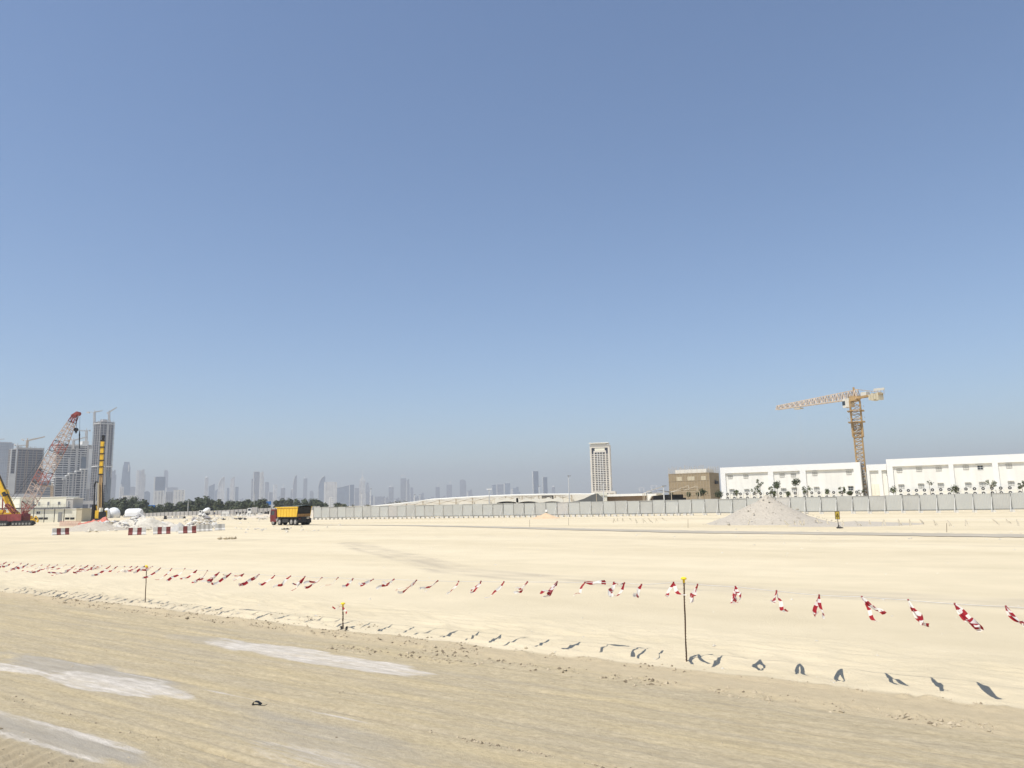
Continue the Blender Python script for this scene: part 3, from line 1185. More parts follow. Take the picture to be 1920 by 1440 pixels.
# rubble
mound('rubble_heap', 178, 995, 10.5, 6, 1.45, 'gravel', 'low pale sand and rubble heap right of the lone barrier', 'rubble heap', 21, .25)
mound('rubble_heap', 266, 991, 12.0, 7, 1.9, 'rubble', 'broken pale rubble heap behind the red-ended barrier', 'rubble heap', 24, .5)
mound('rubble_heap', 378, 990, 5.6, 4, 2.0, 'rubble', 'steep heap of white bags and debris behind the grey barriers', 'rubble heap', 27, .5)
mound('rubble_heap', 336, 996, 2.9, 3, 1.2, 'concrete', 'small grey heap against the bright white and red barrier', 'rubble heap', 29, .2)
for hx_, hy_, n_h, sp_, hh_ in ((262, 991, 110, 5.0, 1.9), (378, 990, 70, 2.5, 2.0), (205, 986, 55, 4.2, .8)):
    c_h = atz(hx_, hy_)
    rg = random.Random(hx_)
    q = MB()
    for _ in range(n_h):
        a_, t_ = rg.uniform(0, 6.28), rg.random() ** .7
        q.rock(c_h + V((math.cos(a_) * t_ * sp_, math.sin(a_) * t_ * sp_ * .7, hh_ * (1 - t_) + .1)), rg.uniform(.18, .55), rg, 0 if rg.random() < .62 else 1, rg.uniform(.4, 1))
    ob_ = q.build('broken_slabs', ['concrete_pale', 'slab_dark'])
    tag(ob_, {262: 'jumble of broken pale slabs on the heap behind the red-ended barrier', 378: 'jumble of white bags and dark scraps above the grey barriers', 205: 'scattered broken lumps below the orange sheeting'}[hx_], 'rubble heap', None, 'stuff')
q = MB()
rg = random.Random(12)
for _ in range(330):
    px = rg.uniform(165, 330)
    p = atz(px, rg.gauss(989, 4))
    q.rock(p + V((0, 0, rg.uniform(0, .9) * max(0, 1 - abs(px - 235) / 90))), .1 + .45 * rg.random() ** 3, rg)
for _ in range(160):
    p = atz(rg.gauss(380, 14), rg.uniform(985, 993))
    q.rock(p + V((0, 0, rg.uniform(0, 1.4))), .1 + .4 * rg.random() ** 2, rg)
for _ in range(330):
    p = atz(rg.uniform(255, 500), rg.uniform(962.5, 974))
    q.rock(p, .25 + .55 * rg.random() ** 2, rg)
for _ in range(260):
    p = atz(rg.uniform(150, 640), rg.uniform(966, 1000))
    q.rock(p, .05 + .28 * rg.random() ** 3, rg)
for _ in range(700):
    uu, vv = rg.uniform(-45, 8), 12.8 + 45 * rg.random() ** 1.6
    p = E_ * uu + N_ * vv
    p.z = gz(p.x, p.y)
    q.rock(p, (.006 + .03 * rg.random() ** 4) * (1 + vv / 40), rg)
for _ in range(120):
    p = atz(rg.uniform(1150, 1920), rg.uniform(978, 1012))
    q.rock(p, .03 + .10 * rg.random() ** 3, rg)
tag(q.build('rubble', 'rubble'), 'loose broken stones scattered over the far sand', None, None, 'stuff')
for k, (px, py, s_, lb) in enumerate(((250, 985, .5, 'dark tyre lying on top of the rubble heap behind the red-ended barrier'), (217, 979, .9, 'long black hose coil lying right of the orange sheeting'), (320, 989, .4, 'dark bent scrap on the rubble between two barriers'))):
    p = atz(px, py)
    q = MB()
    ring = [V((math.cos(a) * s_, math.sin(a) * s_ * .8, .12 + (.9 if k == 0 else .1))) for a in [i * math.pi / 8 for i in range(15)]]
    q.path(ring, .13, 7)
    o = q.build('scrap_tyre' if k == 0 else 'hose_coil' if k == 1 else 'metal_scrap', 'black')
    o.data.transform(Matrix.Translation((0, 0, 0)))
    o.location = p
    tag(o, lb, ('tyre', 'hose', 'scrap')[k])
p = atz(427, 1011)
q = MB()
for _ in range(9):
    q.rock((R.uniform(-.7, .7), R.uniform(-.3, .3), .08), R.uniform(.12, .3), R)
o = q.build('dirt_lump', 'clod')
o.location = p
tag(o, 'dark low lump of dirt alone on the open sand before the truck', 'dirt')
p = atz(534, 993)
q = MB()
for _ in range(8):
    q.rock((R.uniform(-.8, .6), R.uniform(-.3, .3), .05), R.uniform(.1, .25), R)
o = q.build('dirt_lump', 'dark_steel')
o.location = p
tag(o, 'black flat scrap pile on the sand just below the dump truck', 'dirt')

# ------------------------------------------------------------------ dump truck
p = atz(558, 985.3)
ang = rad(137.5)
hd = V((math.cos(ang), math.sin(ang), 0))
lf = V((-math.sin(ang), math.cos(ang), 0))
root = thing('dump_truck', 'yellow-bodied dump truck with dark red cab driving away across the sand', 'truck', p - lf * 1.25, ang)
q = MB()
q.box(.2, 7.9, -.45, .45, .75, 1.15)
q.box(.05, .35, -1.2, 1.2, .45, .75)
q.box(2.9, 4.7, .55, 1.15, .45, 1.0)
q.box(2.9, 4.7, -1.15, -.55, .45, 1.0)
q.box(.25, 6.2, -1.1, 1.1, 1.12, 1.30)
q.build('chassis', 'dark_steel', root)
q = MB()       # left and right sides, front
for sy in (-1, 1):
    y0, y1 = sorted((sy * 1.25, sy * 1.17))
    q.loft([[(x, y, z) for x, z in ((.42, 1.32), (6.1, 1.32), (6.25, 2.85), (.05, 2.85))] for y in (y0, y1)])
    for k in range(7):
        x = .75 + k * .86
        q.box(x, x + .10, min(sy * 1.25, sy * 1.30), max(sy * 1.25, sy * 1.30), 1.38, 2.68)
    q.box(.05, 6.25, min(sy * 1.17, sy * 1.33), max(sy * 1.17, sy * 1.33), 2.72, 2.90)
q.box(6.02, 6.20, -1.17, 1.17, 1.32, 2.85)
q.box(6.0, 7.0, -1.2, 1.2, 2.78, 2.88)
q.build('dump_body', 'truck_yellow', root)
q = MB()
q.box(.55, 6.0, -1.16, 1.16, 1.32, 2.4)
q.build('load', 'soil_load', root)
q = MB()
q.loft([[(x, y, z) for x, z in ((.34, 1.78), (.42, 1.78), (.10, 2.82), (.02, 2.82))] for y in (-1.16, 1.16)])
tg = q.build('tailgate', 'black', root)
q = MB()
q.loft([[(x, y, z) for x, z in ((.34, 1.34), (.42, 1.34), (.33, 1.77), (.25, 1.77))] for y in (-1.16, 1.16)])
for k in range(6):
    y = -1.05 + k * .4
    q.box(.20, .29, y, y + .1, 1.36, 1.74)
q.build('lower_panel', 'soil_load', tg)
q = MB()
rows = []
for i in range(10):
    x = -.02 + i * .62
    rows.append([(x, -1.28 + 2.56 * k / 8, 2.90 + .17 * math.sin(math.pi * k / 8) * (1 if i < 4 else .7) + .02 * math.sin(i * 3 + k)) for k in range(9)])
q.loft(rows, 0, False, False)
q.build('tarpaulin', 'tarp_green', root)
q = MB()
q.loft([[(x, y, z) for x, z in ((6.45, .85), (8.35, .85), (8.42, 1.55), (8.2, 2.45), (8.0, 2.55), (6.5, 2.55))] for y in (-1.2, 1.2)])
q.box(6.5, 8.3, -1.22, 1.22, .55, .84)
cab = q.build('cab', 'truck_red', root)
q = MB()
for sy in (-1, 1):
    y0, y1 = sorted((sy * 1.205, sy * 1.215))
    q.loft([[(x, y, z) for x, z in ((7.05, 1.65), (8.15, 1.62), (8.02, 2.3), (7.05, 2.3))] for y in (y0, y1)])
q.loft([[(8.41, y, 1.62) for y in (-1.05, 1.05)] + [(8.24, y, 2.38) for y in (1.05, -1.05)], [(8.43, y, 1.62) for y in (-1.05, 1.05)] + [(8.26, y, 2.38) for y in (1.05, -1.05)]])
q.build('window', 'glass', cab)
for sy in (-1, 1):
    q = MB()
    q.bar((8.35, sy * 1.2, 2.3), (8.55, sy * 1.42, 2.25), .04)
    q.box(8.5, 8.58, min(sy * 1.34, sy * 1.54), max(sy * 1.34, sy * 1.54), 1.75, 2.25)
    q.build('mirror', 'dark_steel', cab)
for x in (7.45, 5.55, 2.0, .85):
    for sy in (-1, 1):
        q = MB()
        q.tube((x, sy * .82, .52), (x, sy * 1.18, .52), .52, .52, 18)
        wh = q.build('wheel', 'rubber', root)
        q = MB()
        q.tube((x, sy * 1.16, .52), (x, sy * 1.20, .52), .36, .30, 14)
        q.tube((x, sy * 1.19, .52), (x, sy * 1.25, .52), .12, .10, 8)
        q.build('rim', 'wheel_grey', wh)
for y0, y1 in ((-1.15, -.45), (.45, 1.15)):
    q = MB()
    q.box(.0, .045, y0, y1, .35, 1.05)
    q.build('mudflap', 'rubber', root)
for sy in (-1, 1):
    q = MB()
    q.box(-.03, .03, sy * .9 - .15, sy * .9 + .15, .98, 1.1)
    q.build('tail_light', 'truck_red', root)
q = MB()
q.box(5.95, 6.05, 1.0, 1.24, .9, 1.3)
q.box(6.15, 6.9, .8, 1.2, .6, 1.05)
q.build('fuel_tank', 'wheel_grey', root)

# ------------------------------------------------------------------ long white building
P0 = atz(1350, 877, 9.4)
BP = Plane(P0, FD)
BD, BN = BP.D, BP.N
brz = math.atan2(BD.y, BD.x)


def wall_window(par, s, z, w_=.95, h_=.85, open_=False, hood=True):
    q = MB()
    q.box(s - w_ / 2, s + w_ / 2, .16, .20, z - h_ / 2, z + h_ / 2)
    wi = q.build('window', 'glass' if open_ else 'soffit', par)
    q = MB()
    for a, b in ((-.5, -.46), (-.02, .02), (.46, .5)):
        q.box(s + w_ * a, s + w_ * b, .135, .158, z - h_ / 2, z + h_ / 2)
    for a, b in ((-.5, -.45), (-.05, 0.0), (.45, .5)):
        q.box(s - w_ / 2 + .045, s + w_ / 2 - .045, .138, .156, z + h_ * a, z + h_ * b)
    q.build('frame', 'steel' if not open_ else 'white_paint', wi)
    if hood:
        q = MB()
        q.box(s - w_ / 2 - .08, s + w_ / 2 + .08, -.05, .128, z + h_ / 2 + .02, z + h_ / 2 + .10)
        q.build('hood', 'soffit', wi)


def white_block(name, lb, sa, sb_, ztop, recs, offset=0.0, depth=14, par=None, fascia=None):
    root = thing(name, lb, 'building', BP.P + BD * sa + BN * offset, brz)
    L = sb_ - sa
    zf = ztop - (fascia or 1.45)
    q = MB()
    q.box(.02, L - .02, .20, depth, 0, ztop - .06)
    q.build('wall', 'white_wall', root)
    q = MB()
    q.box(0, L, -.12, .195, zf, ztop)
    edges = [0] + [e for r in recs for e in r] + [L]
    for k in range(0, len(edges), 2):
        if edges[k + 1] - edges[k] > .05:
            q.box(edges[k], edges[k + 1], -.12, .195, 0, zf - .004)
    q.build('facade_frame', 'white_paint', root)
    q = MB()
    q.box(0, .25, .2, depth, ztop - .055, ztop + .02)
    q.box(L - .25, L, .2, depth, ztop - .055, ztop + .02)
    q.box(.26, L - .26, depth - .25, depth, ztop - .055, ztop + .02)
    q.build('parapet', 'white_paint', root)
    return root


def S(px, py):
    return BP.sz(px, py)


zt1 = 9.4
w1 = white_block('white_block', 'long plain white two-storey block left of the yellow tower crane', 0, S(1612, 866)[0], zt1,
                 [(S(1360, 890)[0], S(1440, 890)[0]), (S(1450, 890)[0], S(1500, 890)[0]), (S(1511, 890)[0], S(1601, 890)[0])], fascia=1.3)
for px, py in ((1369, 894), (1398, 893), (1466, 891), (1487, 890.5), (1527.5, 888), (1591.5, 886)):
    s, z = S(px, py)
    wall_window(w1, s, z)
for px, py in ((1372, 921), (1400, 921), (1469, 919.5), (1489, 918), (1531, 917), (1595, 915.5)):
    s, z = S(px, py)
    wall_window(w1, s, z, open_=(px == 1595))
s2a = S(1661, 862)[0]
zt2 = S(1661, 861.3)[1]
w2 = white_block('white_block', 'taller long white block right of the yellow tower crane', s2a, S(2010, 846)[0], zt2,
                 [(S(px0, 880)[0] - s2a, S(px1, 880)[0] - s2a) for px0, px1 in ((1674, 1779), (1788, 1861), (1872, 1985))], fascia=1.5)
for px, py in ((1686, 882), (1723, 880), (1760, 879), (1811, 876.5), (1838, 876.5), (1892, 873.5)):
    s, z = S(px, py)
    wall_window(w2, s - s2a, z, open_=(px == 1838))
for px, py in ((1690, 912.5), (1727, 911), (1764, 910), (1815.5, 909), (1842, 908), (1896, 906.5)):
    s, z = S(px, py)
    wall_window(w2, s - s2a, z)
sc0 = S(1613, 880)[0]
zt3 = S(1640, 870)[1]
w3 = white_block('white_block', 'low white connecting block with cream doors between the two long blocks', sc0 + 1.05, s2a - .1, zt3,
                 [(.5, S(1635, 880)[0] - sc0), (S(1641, 880)[0] - sc0, s2a - sc0 - 1.2)], offset=2.2, depth=8, fascia=1.25)
s, z = S(1658, 887)
wall_window(w3, s - sc0 - .3, z)
for k, (px0, px1) in enumerate(((1625, 1631), (1632, 1639))):
    a, b = S(px0, 910)[0] - sc0 - .3, S(px1, 910)[0] - sc0 - .3
    q = MB()
    q.box(a, b, .10, .19, .2, 4.9)
    d_ = q.build('door', 'cream_wall', w3)
    q = MB()
    q.box(a + .05, b - .05, .07, .098, 2.5, 2.6)
    q.box(b - .10, b - .06, .05, .098, 1.1, 1.3)
    q.build('rail', 'frame_tan', d_)
q = MB()
q.box(S(1619, 920)[0] - sc0, S(1622, 920)[0] - sc0, -.1, 0.0, 0, 4.1)
q.build('red_door', 'truck_red', w3)

# outdoor units on the facade
def make_ac():
    root = thing('air_conditioner', 'x', 'air conditioner', (0, 0, 0), brz, 'outdoor units along the white building')
    q = MB()
    q.box(-.46, .46, -.18, .18, 0, .70)
    q.build('casing', 'ac_white', root)
    q = MB()
    n_ = 18
    for r0_, r1_, y in ((.11, .29, -.20),):
        for k in range(n_):
            a0, a1 = 2 * math.pi * k / n_, 2 * math.pi * (k + 1) / n_
            pts_ = [(-.12 + r * math.cos(a), y, .35 + r * math.sin(a)) for r, a in ((r0_, a0), (r1_, a0), (r1_, a1), (r0_, a1))]
            q.add(pts_ + [(x, y + .018, z) for x, y, z in pts_], [(0, 1, 2, 3), (7, 6, 5, 4), (0, 4, 5, 1), (1, 5, 6, 2), (2, 6, 7, 3), (3, 7, 4, 0)])
    q.build('fan_grille', 'ac_grille', root)
    q = MB()
    q.box(-.4, -.34, -.16, .62, -.06, -.003)
    q.box(.34, .40, -.16, .62, -.06, -.003)
    q.build('bracket', 'steel', root)
    return root


acp = make_ac()
acx1 = [1366.5, 1379, 1391, 1403.5, 1416, 1428.5, 1441, 1453, 1466, 1479, 1493, 1510, 1524, 1537.5, 1551.5, 1565, 1580, 1608]
acx2 = [1690, 1704.5, 1719.5, 1734.5, 1749.5, 1765, 1780.5, 1796.5, 1812, 1828, 1844, 1860.5, 1877, 1894, 1912]
first = True
for blk, xs in (('left', acx1), ('right', acx2)):
    for row in (0, 1):
        for i, x in enumerate(xs):
            py = (926.5 - (x - 1366) * .016) if blk == 'left' else (920 - (x - 1690) * .0265)
            s, z = S(x, py)
            o = acp if first else copy_tree(acp)
            first = False
            o.location = BP.P + BD * s - BN * .62 + V((0, 0, z - .35 - (.88 if row else 0)))
            bl = 'long block left of the tower crane' if blk == 'left' else 'taller block right of the tower crane'
            o['label'] = ('upper' if row == 0 else 'lower, half-hidden') + ' air conditioner on the %s, %s from its left end' % (bl.replace(' of the tower crane', ' of crane'), ordinal(i))

# ------------------------------------------------------------------ yellow tower crane
Pc = atz(1618, 933)
Pc = aty(1619.5, 931, BP.hit(1619.5, 930).y + 4.5)
Pc.z = 0
CP = Plane(Pc, (1, 0))
tc_ = thing('tower_crane', 'yellow tower crane with raised flat jib rising between the white blocks', 'crane', Pc)
ztop = CP.hit(1603.5, 752)[2]
q = MB()
lattice(q, Pc, Pc + V((0, 0, ztop * .80)), 1.55, 1.55, 22, .20, .11, side=BD)
q.build('mast', 'crane_yellow', tc_, Pc)
q = MB()
lattice(q, Pc + V((0, 0, ztop * .66)), Pc + V((0, 0, ztop)), 1.95, 1.95, 8, .22, .10, side=BD)
q.build('climbing_frame', 'crane_yellow', tc_, Pc)
q = MB()
lattice(q, Pc + V((0, 0, .0)), Pc + V((0, 0, ztop * .33)), 1.60, 1.60, 10, .18, .08, side=BD)
q.build('lower_mast', 'slab_white', tc_, Pc)
for zz in (.905, .80):
    q = MB()
    c = Pc + V((0, 0, ztop * zz))
    for sx in (-1, 1):
        q.bar(c + BD * sx * 1.35 - BN * 1.6, c + BD * sx * 1.35 + BN * 1.6, .55, .12)
        q.bar(c - BN * sx * 1.35 - BD * 1.6, c - BN * sx * 1.35 + BD * 1.6, .55, .12)
        q.bar(c + BD * sx * 1.6 + V((0, 0, .9)) - BN * 1.6, c + BD * sx * 1.6 + V((0, 0, .9)) + BN * 1.6, .05)
    q.build('platform', 'crane_yellow', tc_, Pc)
q = MB()
q.tube(Pc + V((0, 0, ztop)), Pc + V((0, 0, ztop + 1.0)), 1.15, 1.15, 12)
q.build('slewing_ring', 'crane_yellow', tc_, Pc)
zj = CP.hit(1601, 740)[2]
tip = atz(1457, 764.5, zj)
ctail = atz(1650, 730, zj)
jd = (tip - Pc)
jd.z = 0
jd.normalize()
js = V((-jd.y, jd.x, 0))
jb = V((Pc.x, Pc.y, zj))
jt = jb + jd * (tip - jb).dot(jd)
ct = jb - jd * 6.6
q = MB()
st0 = lattice(q, jb - jd * 1.0, jt, 1.3, .8, 30, .20, .13, side=js, tri=True, h0=1.9, h1=.9)
q.build('jib', 'jib_tan', tc_, Pc)
q = MB()
q.bar(jb - js * .6 + V((0, 0, -.8)), ct - js * .6 + V((0, 0, -.8)), .22, .35)
q.bar(jb + js * .6 + V((0, 0, -.8)), ct + js * .6 + V((0, 0, -.8)), .22, .35)
for k in range(10):
    c = jb.lerp(ct, k / 9) + V((0, 0, -.8))
    q.bar(c - js * .6, c + js * .6, .10)
    q.bar(c - js * 1.0, c - js * 1.0 + V((0, 0, 1.0)), .05)
q.bar(jb + V((0, 0, 1.2)), ct + V((0, 0, -.4)), .09)
q.bar(jb + V((0, 0, -1)), jb + V((0, 0, 1.6)), .3)
q.build('counter_jib', 'crane_yellow', tc_, Pc)
q = MB()
for k in range(4):
    c = ct + jd * (.3 + k * .62) + V((0, 0, -1.2))
    q.bar(c - js * .75, c + js * .75, .55, 1.5 - .35 * (k % 2))
q.build('counterweight', 'net_pale', tc_, Pc)
q = MB()
q.bar(ct + jd * 3.1 + V((0, 0, -.3)), ct + jd * 4.4 + V((0, 0, -.3)), 1.2, .9)
q.build('winch_box', 'cab_cream', tc_, Pc)
q = MB()
q.bar(ct + jd * .0 + V((0, 0, .35)) - js * 1.2, ct + jd * 2.6 + V((0, 0, .5)) - js * 1.2, .1, .5)
q.build('banner', 'cab_cream', tc_, Pc)
q = MB()
c = jb + jd * 1.7 + V((0, 0, -1.6))
q.bar(c - jd * .9, c + jd * .9, 1.5, 1.9)
cb = q.build('operator_cab', 'cab_cream', tc_, Pc)
q = MB()
q.bar(c + jd * .2 + js * .0, c + jd * .93, 1.56, .9)
q.build('window', 'glass', cb, Pc)
q = MB()
tr = jb.lerp(jt, .70)
q.bar(tr - jd * .9 + V((0, 0, -1.05)), tr + jd * .9 + V((0, 0, -1.05)), 1.2, .25)
tro = q.build('trolley', 'frame_tan', tc_, Pc)
q = MB()
for dx in (-.25, .25):
    q.bar(tr + jd * dx + V((0, 0, -1.1)), tr + jd * dx + V((0, 0, -16)), .010)
q.bar(tr + V((0, 0, -16)), tr + V((0, 0, -16.9)), .35)
q.build('hook_line', 'lamp_pole', tro, Pc)

# ------------------------------------------------------------------ building wrapped in netting
Pn = atz(1253, 888, 9.6)
NP = Plane(Pn, FD)
nd, nn_ = NP.D, NP.N
rz_n = math.atan2(nd.y, nd.x)
L = NP.sz(1330, 890)[0]
L2 = 9.0
rz2 = rad(-31)
NP = Plane(Pn, (math.cos(rz2), math.sin(rz2)))
L = NP.sz(1330, 890)[0]
nb = thing('netted_building', 'unfinished tan building wrapped in netting beside the white block', 'building', Pn * 1 - V((0, 0, Pn.z)), rz2)
q = MB()
q.box(0, L, 0, L2, 0, 9.5)
q.build('netting', 'net', nb)
q = MB()
q.box(1.6, L - 1.0, 1.0, L2 - 1.0, 9.5, 10.5)
q.build('upper_storey', 'white_wall', nb)
q = MB()
for k in range(34):
    t = k / 33
    x = .1 + (L - .2) * t
    q.bar((x, .1, 9.4), (x + R.uniform(-.05, .05), .1, 9.9 + R.uniform(.5, 1.8)), .06)
    if k % 2:
        q.bar((x, L2 - .1, 9.4), (x, L2 - .1, 10.6 + R.uniform(.4, 1.4)), .06)
for k in range(12):
    q.bar((L - .1, .5 + k * .7, 9.4), (L - .1, .5 + k * .7, 10.6 + R.uniform(-.3, .8)), .035)
for k in range(15):
    x = .05 + (L - .1) * k / 14
    q.bar((x, -.06, 0), (x, -.06, 9.7), .045)
for k in range(5):
    z = 1.9 * (k + 1) - .1
    q.bar((0, -.06, z), (L, -.06, z), .04)
q.build('scaffold_poles', 'frame_tan', nb)
for x0, x1 in ((.20, .33), (.47, .64), (.80, .91)):
    q = MB()
    q.box(L * x0, L * x1, -.03, -.004, 7.55, 8.6)
    q.build('pale_patch', 'net_pale', nb)
q = MB()
q.box(L + .01, L + .5, 4.5, 6.5, 6.5, 7.3)
q.build('projecting_box', 'dark_steel', nb)

# grey building sliver between netted building and white block is the side of the netted one
# ------------------------------------------------------------------ low buildings and canopies behind the fence
def wpl(px, py, y):
    p = aty(px, py, y)
    return p


yb = 172
a, b = aty(1134, 934, yb), aty(1212, 932, yb - 6)
root = thing('low_building', 'long low brown-walled building with a white roof edge behind the fence', 'building', (a.x, a.y, 0), math.atan2(b.y - a.y, b.x - a.x))
L = math.hypot(b.x - a.x, b.y - a.y)
q = MB()
q.box(0, L, 0, 8, 0, aty(1170, 930.5, yb).z)
q.build('wall', 'brown_wall', root)
q = MB()
zr = aty(1170, 930.5, yb).z
q.box(-.4, L + .3, -.9, 8.3, zr + .004, zr + .5)
q.build('roof', 'white_wall', root)
q = MB()
q.box(-.9, -.06, -.5, .5, 0, zr)
q.build('corner_pier', 'cream_wall', root)
# white wall + shade with dark car shed
a, b = aty(1212, 934, 166), aty(1243, 934, 160)
root = thing('carport', 'white carport with a black arched opening behind the fence', 'shelter', (a.x, a.y, 0), math.atan2(b.y - a.y, b.x - a.x))
L = math.hypot(b.x - a.x, b.y - a.y)
q = MB()
zt = aty(1228, 925.5, 163).z
q.box(0, .9, 0, .3, 0, zt)
q.prism([(.9, 2.3), (1.4, 2.9), (2.1, 3.5), (L, 3.72), (L, zt), (.9, zt)], 0, .3)
q.build('wall', 'white_wall', root)
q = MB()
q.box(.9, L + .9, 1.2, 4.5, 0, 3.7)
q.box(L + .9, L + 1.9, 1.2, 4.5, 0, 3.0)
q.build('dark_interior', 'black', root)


def vault(name, lb, x0, x1, ytop, yside, depth, mat, posts=True, dark=False, sag=.0):
    a, b = aty(x0, yside, depth), aty(x1, yside, depth)
    zt = aty((x0 + x1) / 2, ytop, depth).z
    zs = a.z
    root = thing(name, lb, 'canopy', (a.x, depth, 0), 0)
    W = b.x - a.x
    q = MB()
    rows = []
    for j in range(5):
        y = j * .5
        rows.append([(W * i / 12, y, zs + (zt - zs) * math.sin(math.pi * i / 12)) for i in range(13)])
    q.loft(rows, 0, False, False)
    q.loft([[(x, y, z - .06) for x, y, z in r] for r in rows], 0, False, False)
    q.build('fabric', mat, root)
    q = MB()
    for x in (0.05, W - .05):
        for y in (0, 2.0):
            q.bar((x, y, 0), (x, y, zs), .12)
    q.bar((.05, 0, zs), (W - .05, 0, zs), .06)
    q.build('frame', 'frame_tan', root)
    return root


vault('shade_canopy', 'arched cream shade canopy above the black carport opening', 1208, 1262, 919.5, 924.5, 160, 'canopy')
vault('shade_canopy', 'arched cream shade canopy in front of the netted building', 1258, 1312, 919, 922.5, 158, 'canopy')
q = MB()
root = thing('mast_frame', 'thin tan tension poles standing above the cream canopies', 'frame', aty(1292, 935, 159) * 1)
oz = root.location.copy()
for x0, y0, x1, y1 in ((1244, 935, 1244, 912), (1291, 935, 1291, 910), (1307, 935, 1307, 911), (1244, 912, 1212, 922), (1291, 910, 1262, 921), (1307, 911, 1276, 921)):
    q.bar(aty(x0, y0, 159), aty(x1, y1, 159), .10)
q.build('poles', 'frame_tan', root, oz)
# swooping dark grey tent
d = 165
prof = [(1069, 941), (1082, 939), (1095, 935), (1107, 929), (1116, 925.5), (1121, 925.3), (1126, 930), (1131, 934), (1132, 941)]
root = thing('grey_tent', 'dark grey swooping tent roof peeking above the fence below the tall tower', 'tent', aty(1100, 941, d))
ob = root.location.copy()
q = MB()
rows = []
for j, sc in enumerate((0, 1, 2, 3)):
    rows.append([aty(x, y, d) + V((0, j * 2.5, -.12 * j * j)) for x, y in prof])
q.loft(rows, 0, False, False)
q.add([tuple(p) for p in rows[0]], [tuple(range(len(prof)))])
q.build('fabric', 'shade_grey', root, ob)
q = MB()
for x, y in ((1069, 941), (1118, 925.5), (1131, 936)):
    t_ = aty(x, y, d)
    q.bar((t_.x, t_.y, 0), t_, .12)
q.build('poles', 'frame_tan', root, ob)
p = aty(1127, 930, 168)
q = MB()
q.box(-.9, 1.3, 0, 3, 0, p.z + .1)
q.box(-1.0, 1.4, -.15, 3.1, p.z + .104, p.z + .7)
o = q.build('kiosk', 'cream_wall')
o.location = (p.x, 168, 0)
tag(o, 'small cream kiosk between the grey tent and the brown-walled building', 'building')

# long pale shed with a gently rising roof
d = 230
roofpts = [(690, 950), (760, 943), (800, 937), (850, 934), (900, 931), (960, 928.5), (1020, 927), (1090, 926.5), (1135, 926.5)]
root = thing('long_shed', 'long pale shed with a gently rising roof behind the fence', 'building', aty(900, 945, d))
ob = root.location.copy()
q = MB()
f0 = [aty(x, y, d) for x, y in roofpts]
q.loft([[V((p.x, p.y, 0)) for p in f0], f0, [p + V((0, 16, .4)) for p in f0]], 0, False, False)
q.build('wall', 'canopy', root, ob)
for k in range(13):
    x = 700 + k * 31
    yt = np.interp(x, [r[0] for r in roofpts], [r[1] for r in roofpts])
    t_ = aty(x, yt + 1.5, d - .6)
    q = MB()
    q.bar((t_.x, t_.y, 0), t_, .30)
    q.build('post', 'frame_tan', root, ob)
q = MB()
for k in range(12):
    xa, xb = 700 + k * 31, 731 + k * 31
    ya = np.interp(xa, [r[0] for r in roofpts], [r[1] for r in roofpts]) + 2
    yb2 = np.interp(xb, [r[0] for r in roofpts], [r[1] for r in roofpts]) + 2
    q.bar(aty(xa, ya, d - .8), aty(xb, yb2 + 7, d - .8), .14)
    q.bar(aty(xa, ya + 7, d - .8), aty(xb, yb2, d - .8), .14)
q.build('cross_bracing', 'frame_tan', root, ob)
# pale awnings with dark arched openings
for k, (x0, x1, yt) in enumerate(((928, 972, 935), (968, 1012, 935), (1012, 1056, 934))):
    root = thing('fabric_awning', 'cream awning with a dark arched opening behind the fence, %s from the left' % ORD[k], 'awning', aty(x0, 944, 190), 0, 'cream arched awnings')
    a, b = aty(x0, 944, 190), aty(x1, 944, 190)
    W = b.x - a.x
    zt = aty((x0 + x1) / 2, yt, 190).z
    zo = aty((x0 + x1) / 2, 940, 190).z
    z0 = -a.z
    q = MB()
    n_ = 12
    top = [(W * i / n_, 0, zt - a.z + .25 * math.sin(i * 1.3 + k)) for i in range(n_ + 1)]
    bot = [(W * i / n_, 0, (zo - a.z) * math.sin(math.pi * i / n_) ** .8 + z0 * 0) for i in range(n_ + 1)]
    q.loft([bot, top, [(x, 6, z - .3) for x, y, z in top]], 0, False, False)
    q.build('fabric', 'canopy', root)
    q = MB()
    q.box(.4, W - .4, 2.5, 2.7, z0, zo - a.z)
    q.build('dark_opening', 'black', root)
    q = MB()
    for x in (0, W):
        q.bar((x, .1, z0), (x, .1, zt - a.z), .14)
    q.build('post', 'frame_tan', root)
root = thing('pipe_frame', 'grey pipe gantry with a dark right portal above the cream awnings', 'frame', aty(1000, 942, 200))
ob = root.location.copy()
q = MB()
for x0, y0, x1, y1, w_ in ((958, 931, 1060, 929, .14), (958, 934, 1060, 933, .10), (974, 942, 974, 931, .14), (987, 942, 987, 930, .14), (996, 942, 996, 929, .14), (1017, 942, 1017, 931, .12), (1042, 942, 1042, 929, .14), (1050, 942, 1050, 929, .14), (1055, 942, 1055, 929, .18)):
    q.bar(aty(x0, y0, 200), aty(x1, y1, 200), w_)
q.build('pipes', 'frame_tan', root, ob)
q = MB()
for x0, y0, x1, y1, w_ in ((1016, 930.5, 1037, 930, .35), (1016, 933.5, 1034, 933.2, .25), (1036.5, 930, 1036.5, 938, .35)):
    q.bar(aty(x0, y0, 199), aty(x1, y1, 199), w_)
q.build('dark_portal', 'dark_steel', root, ob)

